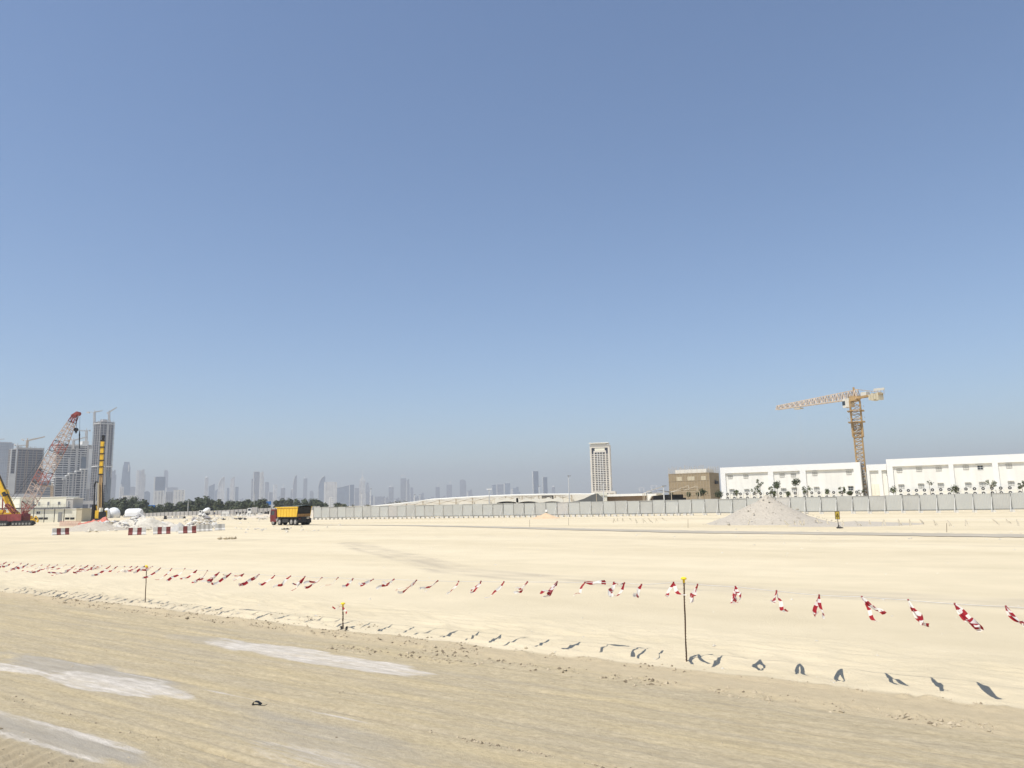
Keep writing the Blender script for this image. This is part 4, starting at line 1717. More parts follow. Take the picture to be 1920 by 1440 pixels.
# pale sand bank beyond the fence with scrub
q = MB()
d0 = 260
bank = [(560, 958), (590, 957), (620, 954.5), (650, 953), (690, 950.5), (730, 948), (770, 945), (810, 942.5), (860, 941), (930, 941)]
fr = []
for j, (dy, k) in enumerate(((-45, 0), (-22, .72), (0, 1), (30, .8), (60, 0))):
    row = []
    for i in range(60):
        x = 560 + 370 * i / 59
        y = np.interp(x, [r[0] for r in bank], [r[1] for r in bank])
        p = aty(x, y, d0)
        row.append((p.x + dy * .1, p.y + dy, max(-.3, p.z * k + .35 * mnoise.noise(V((i * .4, j, 2))))))
    fr.append(row)
q.loft(fr, 0, False, False)
o = q.build('sand_bank', 'dune', None, None, True)
tag(o, 'long pale sand bank rising behind the panel fence', None, None, 'structure')


# ------------------------------------------------------------------ vegetation
def leaf_cloud(mb, blobs, n_, size, rg, up_=.3):
    tot = sum(b[1] ** 2 for b in blobs)
    for c, r_ in blobs:
        for _ in range(max(6, int(n_ * r_ * r_ / tot))):
            dv = V((rg.gauss(0, 1), rg.gauss(0, 1), rg.gauss(.15, 1))).normalized()
            p = V(c) + dv * r_ * rg.uniform(.5, 1.22) * V((1, 1, .85)).length / 1.65
            nrm = (dv + V((rg.gauss(0, .5), rg.gauss(0, .5), rg.gauss(up_, .5)))).normalized()
            a = nrm.cross(V((rg.gauss(0, 1), rg.gauss(0, 1), rg.gauss(0, 1)))).normalized()
            b = nrm.cross(a)
            s = size * rg.uniform(.55, 1.35)
            k = rg.uniform(.45, .9)
            mb.add([p - a * s, p - b * s * k, p + a * s, p + b * s * k], [(0, 1, 2, 3)])


def tree(name, lb, cat, x, y, h, wd, seed, group, leaf='leaf', n_=700, trunk_r=None, lo=.25, leaf_s=None, z=0):
    rg = random.Random(seed)
    root = thing(name, lb, cat, (x, y, z), 0, group)
    q = MB()
    tr_ = trunk_r or h * .022
    top = V((rg.uniform(-.05, .05) * h, rg.uniform(-.05, .05) * h, h * .62))
    q.path([V((0, 0, -.1)), V((rg.uniform(-.02, .02) * h, 0, h * .25)), top * .75, top], [tr_, tr_ * .8, tr_ * .55, tr_ * .25], 7)
    blobs = []
    for k in range(9):
        a = rg.uniform(0, 2 * math.pi)
        rr = wd / 2 * rg.uniform(.15, .72)
        zc = h * rg.uniform(lo + .18, .83)
        rr *= 1 - .5 * max(0, zc / h - .62)
        c = V((math.cos(a) * rr, math.sin(a) * rr, zc))
        br = wd * rg.uniform(.16, .27)
        blobs.append((c, br))
        q.path([top * rg.uniform(.5, .9), c * .6 + top * .3, c], [tr_ * .4, tr_ * .25, tr_ * .1], 5)
    blobs.append((V((0, 0, h * .80)), wd * .24))
    q.build('trunk', 'bark', root)
    q = MB()
    leaf_cloud(q, blobs, n_, leaf_s or wd * .055, rg)
    q.build('crown', leaf, root)
    return root


# far tree belt
belt = [(196, 942, 18), (213, 937, 26), (232, 935, 26), (252, 933, 30), (269, 938, 22), (283, 951, 18), (299, 951, 24), (318, 948, 28), (338, 945, 26), (356, 942, 26), (373, 934, 24), (386, 932, 26), (397, 939, 22), (412, 942, 26), (430, 943, 28), (448, 944, 24), (463, 940, 24), (478, 942, 22), (492, 938, 26)]
for i, (x, yt, w_) in enumerate(belt):
    d = 395 + 28 * math.sin(i * 2.3)
    p = aty(x, yt, d)
    h = p.z
    lb = 'dark green broad tree in the far belt, %s from its left end' % ordinal(i)
    if i == 11:
        lb = 'tallest dark green tree, humped in the middle of the far belt'
    tree('tree', lb, 'tree', p.x, d, h, w_ * d / 1400 * 1.25, 100 + i, 'trees in the far belt', 'leaf', 1500, lo=-.10, leaf_s=.62)
belt2 = [(519, 938, 10), (530, 936, 18), (543, 936, 18), (557, 937, 18), (571, 936.5, 18), (584, 936, 18), (597, 940, 16), (609, 945, 14), (635, 946, 14), (645, 948, 14)]
for i, (x, yt, w_) in enumerate(belt2):
    d = 440 + 20 * math.sin(i * 1.7)
    p = aty(x, yt, d)
    tree('tree', 'dark green tree in the clump right above the dump truck, %s from the left' % ordinal(i), 'tree', p.x, d, p.z, w_ * d / 1400 * 1.3, 140 + i, 'trees above the dump truck', 'leaf', 900, lo=-.10, leaf_s=.55)
for i, (x, yt, w_) in enumerate(((720, 945.5, 12), (732, 943, 14), (744, 941.5, 14), (757, 940, 14), (690, 947, 12), (640, 949, 18), (662, 948, 12))):
    d = 275
    p = aty(x, yt, d)
    tree('shrub', 'low dusty shrub on the sand bank behind the fence, %s planted' % ordinal(i) if False else 'low dusty shrub on the sand bank, %s' % ('%s in the row below the spired towers' % ORD[i] if i < 4 else ('left of that row', 'above the fence end, widest', 'between fence end and spired tower')[i - 4]), 'shrub', p.x, d, 1.6, w_ * d / 1400 * 1.3, 160 + i, 'shrubs on the sand bank', 'leaf_dry', 200, lo=0, z=p.z - 1.6)

# young trees between fence and white building
young = [  # x, crown top y, crown bottom y, width px, kind
    (1220, 921, 933, 9, 'palm'), (1258, 920, 931, 9, 'palm'), (1291, 920, 932, 10, 'palm'), (1308, 920, 932, 8, 'palm'), (1319, 915, 931, 13, 'round'), (1346, 918, 936, 14, 'bush'),
    (1380, 915, 930, 11, 'palm'), (1416, 914, 929, 12, 'sparse'), (1424, 898, 917, 10, 'sparse'), (1446, 912, 928, 9, 'sparse'), (1451, 914, 933, 8, 'palm'), (1456, 901, 917, 13, 'round'),
    (1477, 917, 932, 9, 'palm'), (1491, 896, 911, 12, 'round'), (1512, 911, 930, 13, 'sparse'), (1550, 913, 928, 9, 'palm'), (1578, 912, 930, 9, 'sparse'), (1592, 920, 930, 16, 'bush'), (1613, 918, 927, 9, 'twig'),
    (1674, 908, 926, 13, 'palm'), (1742, 902, 910, 9, 'twig'), (1789, 907, 924, 14, 'palm'), (1857, 900, 914, 12, 'sparse'), (1915, 902, 916, 9, 'sparse')]
YP = Plane(BP.P - BN * 5.0, BD)
adj = {'palm': 'small spiky-leaved tree', 'round': 'round-headed young tree', 'sparse': 'sparse young tree', 'bush': 'bushy dark shrub', 'twig': 'thin nearly bare sapling'}
for i, (x, y0, y1, w_, kd) in enumerate(young):
    t_, b_ = YP.hit(x, y0), YP.hit(x, y1)
    rg = random.Random(500 + i)
    sc = (t_.x ** 2 + t_.y ** 2) ** .5 / 1500
    W = w_ * sc * 1.2
    where = ('before the carport' if i < 1 else 'before the netted building' if i < 6 else 'before the left white block' if i < 19 else 'before the right white block')
    k0 = i - (0 if i < 1 else 1 if i < 6 else 6 if i < 19 else 19)
    root = thing('young_tree' if kd != 'bush' else 'bush', '%s %s, %s plant from the left there' % (adj[kd], where, ORD[k0]), 'tree' if kd != 'bush' else 'bush', (t_.x, t_.y, 0), 0, 'young plants in front of the white building')
    H = t_.z
    zb = b_.z
    q = MB()
    q.path([V((0, 0, -.1)), V((.06, 0, zb * .5)), V((-.03, 0, zb + .3 * (H - zb)))], [.06, .045, .03], 6)
    mid = V((0, 0, (H + zb) / 2))
    tw = []
    for k in range(7):
        a = rg.uniform(0, 6.28)
        e = mid + V((math.cos(a) * W * .42, math.sin(a) * W * .42, rg.uniform(-.35, .45) * (H - zb)))
        q.path([V((0, 0, zb + .15 * (H - zb))), (V((0, 0, zb)) + e) / 2, e], [.025, .02, .01], 5)
        tw.append(e)
    q.build('trunk', 'bark', root)
    q = MB()
    rr = (H - zb) / 2
    if kd in ('round', 'bush'):
        bl = [(mid + V((rg.uniform(-.25, .25) * W, rg.uniform(-.2, .2) * W, rg.uniform(-.35, .35) * rr)), min(W, rr * 2) * .34) for _ in range(6)]
        leaf_cloud(q, bl, 420, .13, rg)
    elif kd == 'palm':
        for k in range(16):
            a = rg.uniform(0, 6.28)
            el = rg.uniform(-.5, 1.1)
            dv = V((math.cos(a) * math.cos(el), math.sin(a) * math.cos(el), math.sin(el)))
            s_ = V((-math.sin(a), math.cos(a), 0)) * .12
            c0_ = mid + V((0, 0, -.1 * rr))
            m_ = c0_ + dv * W * .33
            e = c0_ + dv * W * .62 - V((0, 0, rr * .45))
            q.add([c0_ - s_ * .3, m_ - s_, e, m_ + s_, c0_ + s_ * .3], [(0, 1, 2, 3, 4)])
        leaf_cloud(q, [(mid, W * .34), (mid - V((0, 0, rr * .5)), W * .24)], 150, .13, rg)
    else:
        leaf_cloud(q, [(e, W * .2) for e in tw], 260 if kd == 'sparse' else 60, .115, rg)
    q.build('crown', 'leaf_light' if kd in ('sparse', 'palm') else 'leaf', root)

# ------------------------------------------------------------------ lamp posts
for i, (x, yt, yb_, d, arm) in enumerate(((917, 918, 950, 150, 1), (1066, 893, 940, 170, 0), (1130.5, 905, 945, 158, 0), (1244, 912, 950, 148, 0), (695, 917, 946, 320, 0), (678, 925, 946, 400, 0), (353, 940, 960, 380, 0), (411, 938, 965, 380, 0), (477, 925, 955, 400, 0), (498, 936, 955, 390, 0), (510, 938, 955, 390, 0), (1010.5, 912, 940, 240, 0), (777, 928, 946, 300, 0))):
    t_ = aty(x, yt, d)
    root = thing('lamp_post', 'slim pale lamp post, %s from the left along the horizon' % ordinal(sorted((917, 1066, 1130.5, 1244, 695, 678, 353, 411, 477, 498, 510, 1010.5, 777)).index(x)) if not arm else 'lamp post with a white crossbar lamp standing behind the fence', 'lamp post', (t_.x, d, 0), 0, 'lamp posts beyond the site')
    q = MB()
    q.path([(0, 0, 0), (0, 0, t_.z * .5), (0, 0, t_.z)], [.10 + d * .0002, .08 + d * .0002, .05 + d * .0002], 7)
    q.build('pole', 'lamp_pole', root)
    q = MB()
    q.box(-.55 if arm else -.25, .55, -.15, .15, t_.z, t_.z + .16)
    q.build('lamp_head', 'white_paint' if arm else 'steel', root)

# ------------------------------------------------------------------ site cabins at the left
dC = 215.0


def c_(px, py, d=dC):
    return aty(px, py, d)


def cab_block(name, lb, x0, x1, yt, yb_, depth=6, d=dC, mat='cream_wall', wins=(), door=None, roofm='white_wall', ground_=False):
    a, b = c_(x0, yb_, d), c_(x1, yb_, d)
    z0 = 0 if ground_ else a.z
    zt = c_((x0 + x1) / 2, yt, d).z
    root = thing(name, lb, 'cabin', (a.x, d, z0))
    W, H = b.x - a.x, zt - z0
    q = MB()
    q.box(0, W, 0, depth, 0, H - .15)
    n_ = max(1, int(W / 3))
    for k in range(n_ + 1):
        x = W * k / n_
        q.box(x - .04, x + .04, -.04, -.003, 0, H - .15)
    q.build('wall', mat, root)
    q = MB()
    q.box(-.2, W + .2, -.12, depth + .2, H - .146, H + .05)
    q.build('roof', roofm, root)
    for wx, wy, ww, wh in wins:
        p = c_(wx, wy, d)
        q = MB()
        q.box(p.x - a.x - ww / 2, p.x - a.x + ww / 2, -.05, -.005, p.z - z0 - wh / 2, p.z - z0 + wh / 2)
        wi = q.build('window', 'glass', root)
        q = MB()
        for s_ in (-1, 1):
            q.box(p.x - a.x + s_ * ww / 2 - .05, p.x - a.x + s_ * ww / 2 + .05, -.09, -.006, p.z - z0 - wh / 2, p.z - z0 + wh / 2)
        q.box(p.x - a.x - .03, p.x - a.x + .03, -.09, -.055, p.z - z0 - wh / 2, p.z - z0 + wh / 2)
        q.build('frame', 'white_paint', wi)
    if door:
        q = MB()
        p0, p1 = c_(door[0], door[2], d), c_(door[1], door[2], d)
        q.box(p0.x - a.x, p1.x - a.x, -.10, -.006, 0.05, p0.z - z0)
        q.build('door', 'steel', root)
    return root, a, W, H


cab_block('site_cabin', 'cream upper-storey site cabin with three small windows over the walkway', 64, 123, 932, 952.5, wins=((73.5, 944.5, .5, .9), (91, 944, .6, .9), (111, 943.5, .7, .8)))
cab_block('site_cabin', 'cream upper-storey cabin behind the yellow crane boom, far left', -14, 36, 933, 953, d=222, wins=((12, 944, .8, .8),))
cab_block('site_cabin', 'grey upper cabin with a dark doorway at the right end of the walkway', 123.6, 136, 934, 952.5, mat='slab', wins=((129, 946, .6, 1.7),), depth=5)
cab_block('site_cabin', 'long cream ground-floor site cabin with a grey roller door', 33, 142, 955, 976, ground_=True, wins=((72, 961.5, 1.1, .7),), door=(109.5, 117, 961))
cab_block('site_cabin', 'cream ground-floor cabin hidden behind the red crane body', -16, 32, 956, 978, ground_=True, d=216)
cab_block('storage_container', 'dusty beige container at the right end of the site cabins', 142.6, 152.5, 953.5, 974, ground_=True, mat='net_pale', roofm='net_pale', d=213)
a, b = c_(-15, 953.8, dC - .35), c_(131, 951.8, dC - .35)
root = thing('walkway', 'dark raised walkway running along the two-storey cabins', 'walkway', (a.x, a.y, 0))
q = MB()
ob = V((a.x, a.y, 0))
q.bar(a, b, .35, .2)
q.build('deck', 'dark_steel', root, ob)
q = MB()
for k in range(15):
    t = k / 14
    p = a.lerp(b, t) - V((0, .14, 0))
    q.bar(p, p + V((0, 0, 1.0)), .05)
q.bar(a + V((0, -.14, 1.0)), b + V((0, -.14, 1.0)), .05)
q.build('railing', 'steel', root, ob)
for x in (4, 44, 64, 84, 103, 121):
    q = MB()
    p = c_(x, 953, dC - 2.1)
    q.bar((p.x, p.y, 0), (p.x, p.y, p.z - .12), .14)
    q.build('post', 'dark_steel', root, ob)
for k, x in enumerate((67.5, 76.5, 85.5, 126, 135.5)):
    p = atz(x, 974) * 1
    p = c_(x, 972.3, dC - 1.2)
    q = MB()
    q.box(-.45, .45, -.3, .3, 0, .62)
    q.box(-.3, .3, -.34, -.305, .1, .5)
    o = q.build('cooling_unit', 'dark_steel')
    o.location = (p.x, p.y, max(.0, p.z - .3))
    tag(o, 'dark boxy cooling unit at the foot of the cabins, %s from the left' % ORD[k], 'cooling unit', 'units at the foot of the cabins')

# ------------------------------------------------------------------ red crawler crane
dK = 169.0


def k_(px, py, off=0.0):
    return aty(px, py, dK) + V((0, off, 0))


base = k_(36, 985)
base.z = 0
cr = thing('crawler_crane', 'red crawler crane with a tall red and cream lattice boom', 'crane', base)
ob = base.copy()


def track_mesh(x0, x1, zt, y0, y1):
    q = MB()
    r_ = zt / 2
    pr = []
    for k in range(9):
        a = math.pi / 2 + math.pi * k / 8
        pr.append((x0 + r_ + r_ * math.cos(a), r_ + r_ * math.sin(a)))
    for k in range(9):
        a = -math.pi / 2 + math.pi * k / 8
        pr.append((x1 - r_ + r_ * math.cos(a), r_ + r_ * math.sin(a)))
    q.prism(pr, y0, y1)
    n_ = int((x1 - x0) / .3)
    for k in range(n_):
        x = x0 + r_ + (x1 - x0 - 2 * r_) * k / max(1, n_ - 1)
        q.box(x, x + .12, y0 - .04, y1 + .04, zt - .001, zt + .05)
    return q


for x0, x1, y0 in ((28, 67.5, -1.5), (-6, 26, -2.2)):
    A, B = k_(x0, 985), k_(x1, 985)
    q = track_mesh(A.x, B.x, k_(47, 977).z + .1, dK + y0, dK + y0 + 1.1)
    tk = q.build('track', 'dark_steel', cr, ob)
    q = MB()
    for k in range(6):
        x = A.x + .5 + (B.x - A.x - 1.0) * k / 5
        q.tube((x, dK + y0 - .06, .45), (x, dK + y0, .45), .24, .24, 10)
    q.build('roller', 'fence_post', tk, ob)
q = MB()
A, B = k_(-8, 964), k_(34, 977)
q.box(A.x, k_(47, 977).x, dK - 1.5, dK + 1.8, B.z, k_(20, 964).z)
q.prism([(k_(47, 977).x - .01, k_(47, 976).z), (k_(50, 968).x, k_(50, 968).z), (k_(47, 958).x, k_(47, 958).z), (k_(44, 964).x, k_(44, 964).z)], dK - .9, dK + .9)
bd = q.build('machine_house', 'crane_red', cr, ob)
q = MB()
q.box(k_(-8, 964).x, k_(20, 964).x, dK - 1.56, dK - 1.505, B.z + .15, k_(20, 964).z - .15)
for k in range(8):
    x = k_(-6, 964).x + k * .45
    q.box(x, x + .06, dK - 1.6, dK - 1.562, B.z + .25, k_(20, 964).z - .25)
q.build('side_panel', 'crane_red', bd, ob)
q = MB()
q.box(k_(2, 977).x, k_(40, 977).x, dK - 1.2, dK + 1.2, .75, B.z - .004)
q.build('slew_base', 'dark_steel', cr, ob)
b0, b1 = k_(44.5, 962), k_(141.5, 779)
bvec = (b1 - b0).normalized()
side = V((bvec.z, 0, -bvec.x))
segs = [(0, .10, .7, 2.1, 'lattice_red'), (.10, .30, 2.1, 2.25, 'lattice_cream'), (.30, .42, 2.25, 2.25, 'lattice_red'), (.42, .62, 2.25, 2.2, 'lattice_cream'), (.62, .72, 2.2, 2.15, 'lattice_red'), (.72, .93, 2.15, 1.2, 'lattice_cream'), (.93, 1.0, 1.2, .9, 'crane_red')]
for t0, t1, w0, w1_, mt_ in segs:
    q = MB()
    n_ = max(2, int((t1 - t0) * 30))
    lattice(q, b0.lerp(b1, t0), b0.lerp(b1, t1), w0, w1_, n_, .14, .085, side=side)
    q.build('boom_section', mt_, cr, ob)
q = MB()
hd0, hd1 = k_(137, 786), k_(150, 774)
q.bar(k_(136, 781), k_(147, 774), .9, .7)
q.bar(k_(141, 781), k_(150.5, 773.5), .7, .35)
q.tube(k_(147, 776) - V((0, .4, 0)), k_(147, 776) + V((0, .4, 0)), .45, .45, 12)
q.build('boom_head', 'crane_red', cr, ob)
q = MB()
for (x0, y0), (x1, y1) in (((135, 780), (116, 806)), ((116, 806), (72, 866)), ((118, 807), (79, 866)), ((72, 866), (8, 952)), ((79, 866), (14, 953))):
    q.bar(k_(x0, y0), k_(x1, y1), .045)
q.build('pendant_rope', 'dark_steel', cr, ob)
q = MB()
for dx in (0, .9):
    q.bar(k_(144 + dx, 779), k_(142.6 + dx * .6, 803), .035)
q.tube(k_(142.5, 805.5) - V((0, .25, 0)), k_(142.5, 805.5) + V((0, .25, 0)), .42, .42, 14)
q.bar(k_(142.4, 808), k_(142.4, 811), .35)
q.path([k_(142.4, 810.5), k_(143.3, 811.3), k_(142.8, 812.4), k_(141.6, 812)], .09, 6)
q.build('hook_block', 'black', cr, ob)
q = MB()
q.bar(k_(150, 776), k_(149.4, 808), .035)
q.tube(k_(149.4, 808), k_(149, 816), .06, .16, 8)
q.tube(k_(149, 816), k_(148.6, 841), .14, .10, 8)
q.build('whip_line', 'black', cr, ob)
q = MB()
lattice(q, k_(30, 963), k_(12, 946), .8, .5, 5, .14, .08)
q.bar(k_(4, 964), k_(12, 946), .14)
q.build('gantry', 'crane_red', cr, ob)

# yellow telescopic crane behind it
dY = 173.0
y_ = lambda px, py, off=0.0: aty(px, py, dY) + V((0, off, 0))
base = y_(14, 985)
base.z = 0
yc = thing('telescopic_crane', 'yellow telescopic crane boom leaning left out of frame behind the red crane', 'crane', base)
ob = base.copy()
q = MB()
q.bar(y_(26.5, 964), y_(8, 923), 1.15, 1.0)
q.bar(y_(8, 923), y_(-14, 872), .95, .85)
q.bar(y_(10.5, 928), y_(7, 920), 1.3, 1.2)
q.build('boom', 'yellow_paint', yc, ob)
q = MB()
q.bar(y_(29, 962, -.1), y_(-10, 872, -.1), .14, .5)
q.bar(y_(14, 930, -.7), y_(11, 923, -.7), .8, .6)
q.build('hose_run', 'dark_steel', yc, ob)
q = MB()
q.tube(y_(21, 963), y_(8, 936), .26, .26, 8)
q.tube(y_(8, 936), y_(5, 930), .16, .16, 8)
q.bar(y_(4, 965), y_(5.5, 931), .2)
q.bar(y_(5, 931), y_(13, 925), .3)
q.build('lift_ram', 'crane_red', yc, ob)
q = MB()
q.box(y_(-12, 964).x, y_(30, 964).x, dY - .9, dY + 1.5, .9, y_(14, 961).z)
q.box(y_(2, 964).x, y_(12, 964).x, dY - 1.0, dY - .2, y_(14, 961).z, y_(10, 956).z)
q.build('upper_body', 'yellow_paint', yc, ob)
q = track_mesh(y_(-12, 980).x, y_(34, 980).x, .95, dY - .6, dY + .6)
q.build('track', 'dark_steel', yc, ob)

# small yellow digger by the cabins
p = aty(57, 976, 185)
p.z = 0
root = thing('mini_digger', 'small yellow digger half hidden right of the red crane body', 'digger', p)
q = track_mesh(-1.0, 1.1, .55, -.5, .5)
q.build('track', 'dark_steel', root)
q = MB()
q.prism([(-.9, .6), (1.0, .6), (1.1, 1.1), (.2, 1.3), (.1, 2.1), (-.8, 2.1)], -.6, .6)
q.build('body', 'yellow_paint', root)
q = MB()
q.bar((.6, 0, 1.2), (1.3, 0, 2.0), .2)
q.bar((1.3, 0, 2.0), (1.9, 0, 1.0), .16)
q.bar((1.9, 0, 1.0), (1.7, 0, .5), .4, .3)
q.build('digging_arm', 'yellow_paint', root)

# ------------------------------------------------------------------ yellow drill rig
dD = 200.0
d_ = lambda px, py, off=0.0: aty(px, py, dD) + V((0, off, 0))
base = d_(187, 978)
base.z = 0
dr_ = thing('drill_rig', 'tall yellow drilling rig with a slender banded mast above orange sheeting', 'drilling rig', base)
ob = base.copy()
q = MB()
tt, bb = d_(192.4, 827), d_(189.2, 890)
q.bar(bb, tt, .5, .8)
q.build('upper_mast', 'yellow_paint', dr_, ob)
for py in (838.5, 851, 863.5, 875.5, 889.5):
    t = (890 - py) / 63
    c = bb.lerp(tt, t)
    q = MB()
    q.bar(c - V((0, 0, .14)), c + V((0, 0, .14)), .98, .7)
    q.build('mast_band', 'black', dr_, ob)
q = MB()
q.bar(d_(187.6, 890), d_(185.6, 962), .26, .26)
q.bar(d_(191.2, 888), d_(189.8, 962), .34, .30)
q.bar(d_(189.4, 888), d_(187.8, 962), .5, .10)
q.build('lower_mast', 'crane_yellow', dr_, ob)
q = MB()
q.tube(d_(186.4, 905, -.5), d_(185.6, 968, -.5), .19, .19, 8)
q.build('kelly_bar', 'net_pale', dr_, ob)
q = MB()
q.tube(d_(190.5, 900, .3), d_(193, 960, .3), .14, .16, 6)
q.bar(d_(187, 912), d_(180, 962), .16)
q.bar(d_(190, 912), d_(196, 962), .16)
q.bar(d_(184, 925), d_(183, 962), .22)
q.bar(d_(191, 905), d_(191, 965), .3)
q.build('stay', 'dark_steel', dr_, ob)
q = MB()
q.path([d_(185, 906, -.3), d_(183.6, 903.5, -.4), d_(181, 904, -.5), d_(179.2, 910, -.5), d_(178.6, 930, -.5), d_(178, 965, -.4)], .20, 7)
q.build('hose', 'black', dr_, ob)
q = MB()
q.bar(d_(189.5, 826), d_(196, 826.5), .6, .4)
q.bar(d_(193.2, 827), d_(194, 817), .45, .5)
q.tube(d_(193.8, 818.5) - V((0, .2, 0)), d_(193.8, 818.5) + V((0, .2, 0)), .4, .4, 10)
q.build('mast_head', 'black', dr_, ob)
q = MB()
q.bar(d_(194, 820), d_(201, 925), .05)
q.build('winch_rope', 'dark_steel', dr_, ob)
q = MB()
q.box(d_(183, 960).x, d_(192, 960).x, dD - 1.2, dD + 2.5, 0.8, d_(186, 957).z)
q.bar(d_(181, 948), d_(186, 975), .35)
q.build('carriage', 'yellow_paint', dr_, ob)
q = MB()
q.box(d_(190.8, 960).x, d_(195.6, 960).x, dD - 1.5, dD + 1.0, 1.0, d_(193, 960).z)
q.box(d_(175.5, 960).x, d_(179, 960).x, dD - 1.0, dD + 1.5, .6, d_(178, 946).z)
q.build('power_pack', 'black', dr_, ob)
q = MB()
q.box(d_(191, 954).x, d_(193.6, 954).x, dD - 1.3, dD, d_(192, 959.5).z, d_(192, 952).z)
q.build('cab', 'cream_wall', dr_, ob)
q = track_mesh(d_(176, 978).x, d_(196, 978).x, .9, dD - 1.8, dD - .9)
q.build('track', 'dark_steel', dr_, ob)

# orange sheeting in front of the rig
q = MB()
p0 = atz(178, 984)
rows = []
for j in range(10):
    v_ = j / 9
    row = []
    for i in range(46):
        t = i / 45
        px = 146 + 60 * t
        g = atz(px, 985 - 3.0 * v_)
        hh = (.25 + 1.35 * math.exp(-((t - .84) / .13) ** 2) + .65 * math.exp(-((t - .5) / .25) ** 2) + .3 * mnoise.noise(V((t * 9, v_ * 2, 4)))) * math.sin(math.pi * min(1, v_ * .8 + .12)) ** .8
        row.append((g.x, g.y, max(.02, hh + .22 * mnoise.noise(V((t * 25, v_ * 5, 8))))))
    rows.append(row)
q.loft(rows, 0, False, False)
tag(q.build('orange_sheeting', 'orange_net', None, None, False), 'crumpled orange plastic sheeting lying at the foot of the drill rig', 'sheeting')
q = MB()
a, b = atz(112, 987), atz(150, 987)
n_ = 19
for k in range(n_ + 1):
    c = a.lerp(b, k / n_)
    q.bar(c, c + V((0, 0, 1.05)), .06)
for z in (.3, .65, 1.0):
    q.bar(a + V((0, 0, z)), b + V((0, 0, z)), .10)
tag(q.build('mesh_barrier', 'pink_net'), 'faded pink mesh barrier left of the orange sheeting', 'barrier')

# white tanks and tents
for k, (x0, x1, yt, yb_, lb) in enumerate(((164, 178, 952, 970, 'white domed tank left of the drill rig'), (193.5, 206, 952.5, 970, 'white domed tank directly right of the drill rig'), (202, 224, 951.5, 971, 'largest white domed tank right of the drill rig'))):
    d = 300 + k * 4
    a, b = aty(x0, 966, d), aty(x1, 966, d)
    zt = aty((x0 + x1) / 2, yt, d).z
    r_ = (b.x - a.x) / 2
    root = thing('dome_tank', lb, 'tank', ((a.x + b.x) / 2, d, 0), 0, 'white domed tanks')
    q = MB()
    pr = [(r_, 0), (r_ * 1.0, zt * .45)] + [(r_ * math.cos(e * math.pi / 16), zt * .45 + zt * .55 * math.sin(e * math.pi / 16)) for e in range(1, 8)] + [(r_ * .05, zt)]
    q.loft([[(rr * math.cos(k2 * math.pi / 10), rr * math.sin(k2 * math.pi / 10), z) for k2 in range(20)] for rr, z in pr])
    q.build('shell', 'white_tank', root, None, True)
    q = MB()
    for k2 in range(10):
        aa = k2 * math.pi / 5
        q.path([(r_ * 1.01 * math.cos(aa), r_ * 1.01 * math.sin(aa), 0), (r_ * 1.01 * math.cos(aa), r_ * 1.01 * math.sin(aa), zt * .45), (r_ * .72 * math.cos(aa), r_ * .72 * math.sin(aa), zt * .85)], .05, 4)
    q.build('ribs', 'slab_white', root)
a, b = aty(237, 966, 310), aty(265.5, 966, 310)
zt = aty(250, 953.5, 310).z
root = thing('storage_tent', 'white barrel-roofed storage tent between the domed tanks and blue sheet', 'tent', (a.x, 310, 0))
W = b.x - a.x
q = MB()
pr = [(-1.9, 0), (-1.9, zt * .5)] + [(-1.9 * math.cos(k * math.pi / 10), zt * .5 + zt * .5 * math.sin(k * math.pi / 10)) for k in range(1, 10)] + [(1.9, zt * .5), (1.9, 0)]
rows = []
for i in range(13):
    t = i / 12
    sq = 1 - .22 * max(0, abs(t - .5) * 2 - .75) * 4
    rows.append([(W * t, y * sq, z * (.5 + .5 * sq)) for y, z in pr])
q.loft(rows)
q.build('skin', 'white_tank', root, None, False)
q = MB()
for i in range(7):
    q.box(W * i / 6.5, W * i / 6.5 + .9, -2.3, -1.95, 0, .55)
q.build('ballast_blocks', 'concrete', root)
a = aty(284, 952, 370)
q = MB()
q.box(-1.6, 1.6, 0, .3, -1.0, 1.3)
q.bar((-1.4, .15, -4), (-1.4, .15, -1), .2)
q.bar((1.4, .15, -4), (1.4, .15, -1), .2)
o = q.build('blue_board', 'blue_sheet')
o.location = a - V((0, 0, a.z - 4.2))
o.location.z = a.z
tag(o, 'bright blue sheet on posts in front of the dark trees', 'board')
a = aty(503, 943, 430)
q = MB()
q.box(-1.6, 1.6, 0, .3, -1.0, .9)
q.bar((0, .15, -a.z), (0, .15, -1), .3)
o = q.build('blue_board', 'blue_sheet')
o.location = a
tag(o, 'small blue board left of the dump truck, near the palm', 'board')

# far mesh fence
q = MB()
pts_ = []
for x, y in ((265, 962.5), (330, 959.5), (400, 957.5), (470, 954), (540, 951), (600, 949)):
    pts_.append(aty(x, y, 330))
root = thing('far_fence', 'long low grey fence in front of the dark tree belt', 'fence', (pts_[0].x, 330, 0))
ob = V((pts_[0].x, 330, 0))
rows = [[V((p.x, p.y, .1)) for p in pts_], pts_]
q.loft(rows, 0, False, False)
q.build('panel', 'slab', root, ob)
q = MB()
for i in range(46):
    t = i / 45 * (len(pts_) - 1)
    k = min(int(t), len(pts_) - 2)
    p = pts_[k].lerp(pts_[k + 1], t - k)
    q.bar((p.x, p.y - .1, 0), p + V((0, -.1, .15)), .14)
q.build('posts', 'fence_post', root, ob)

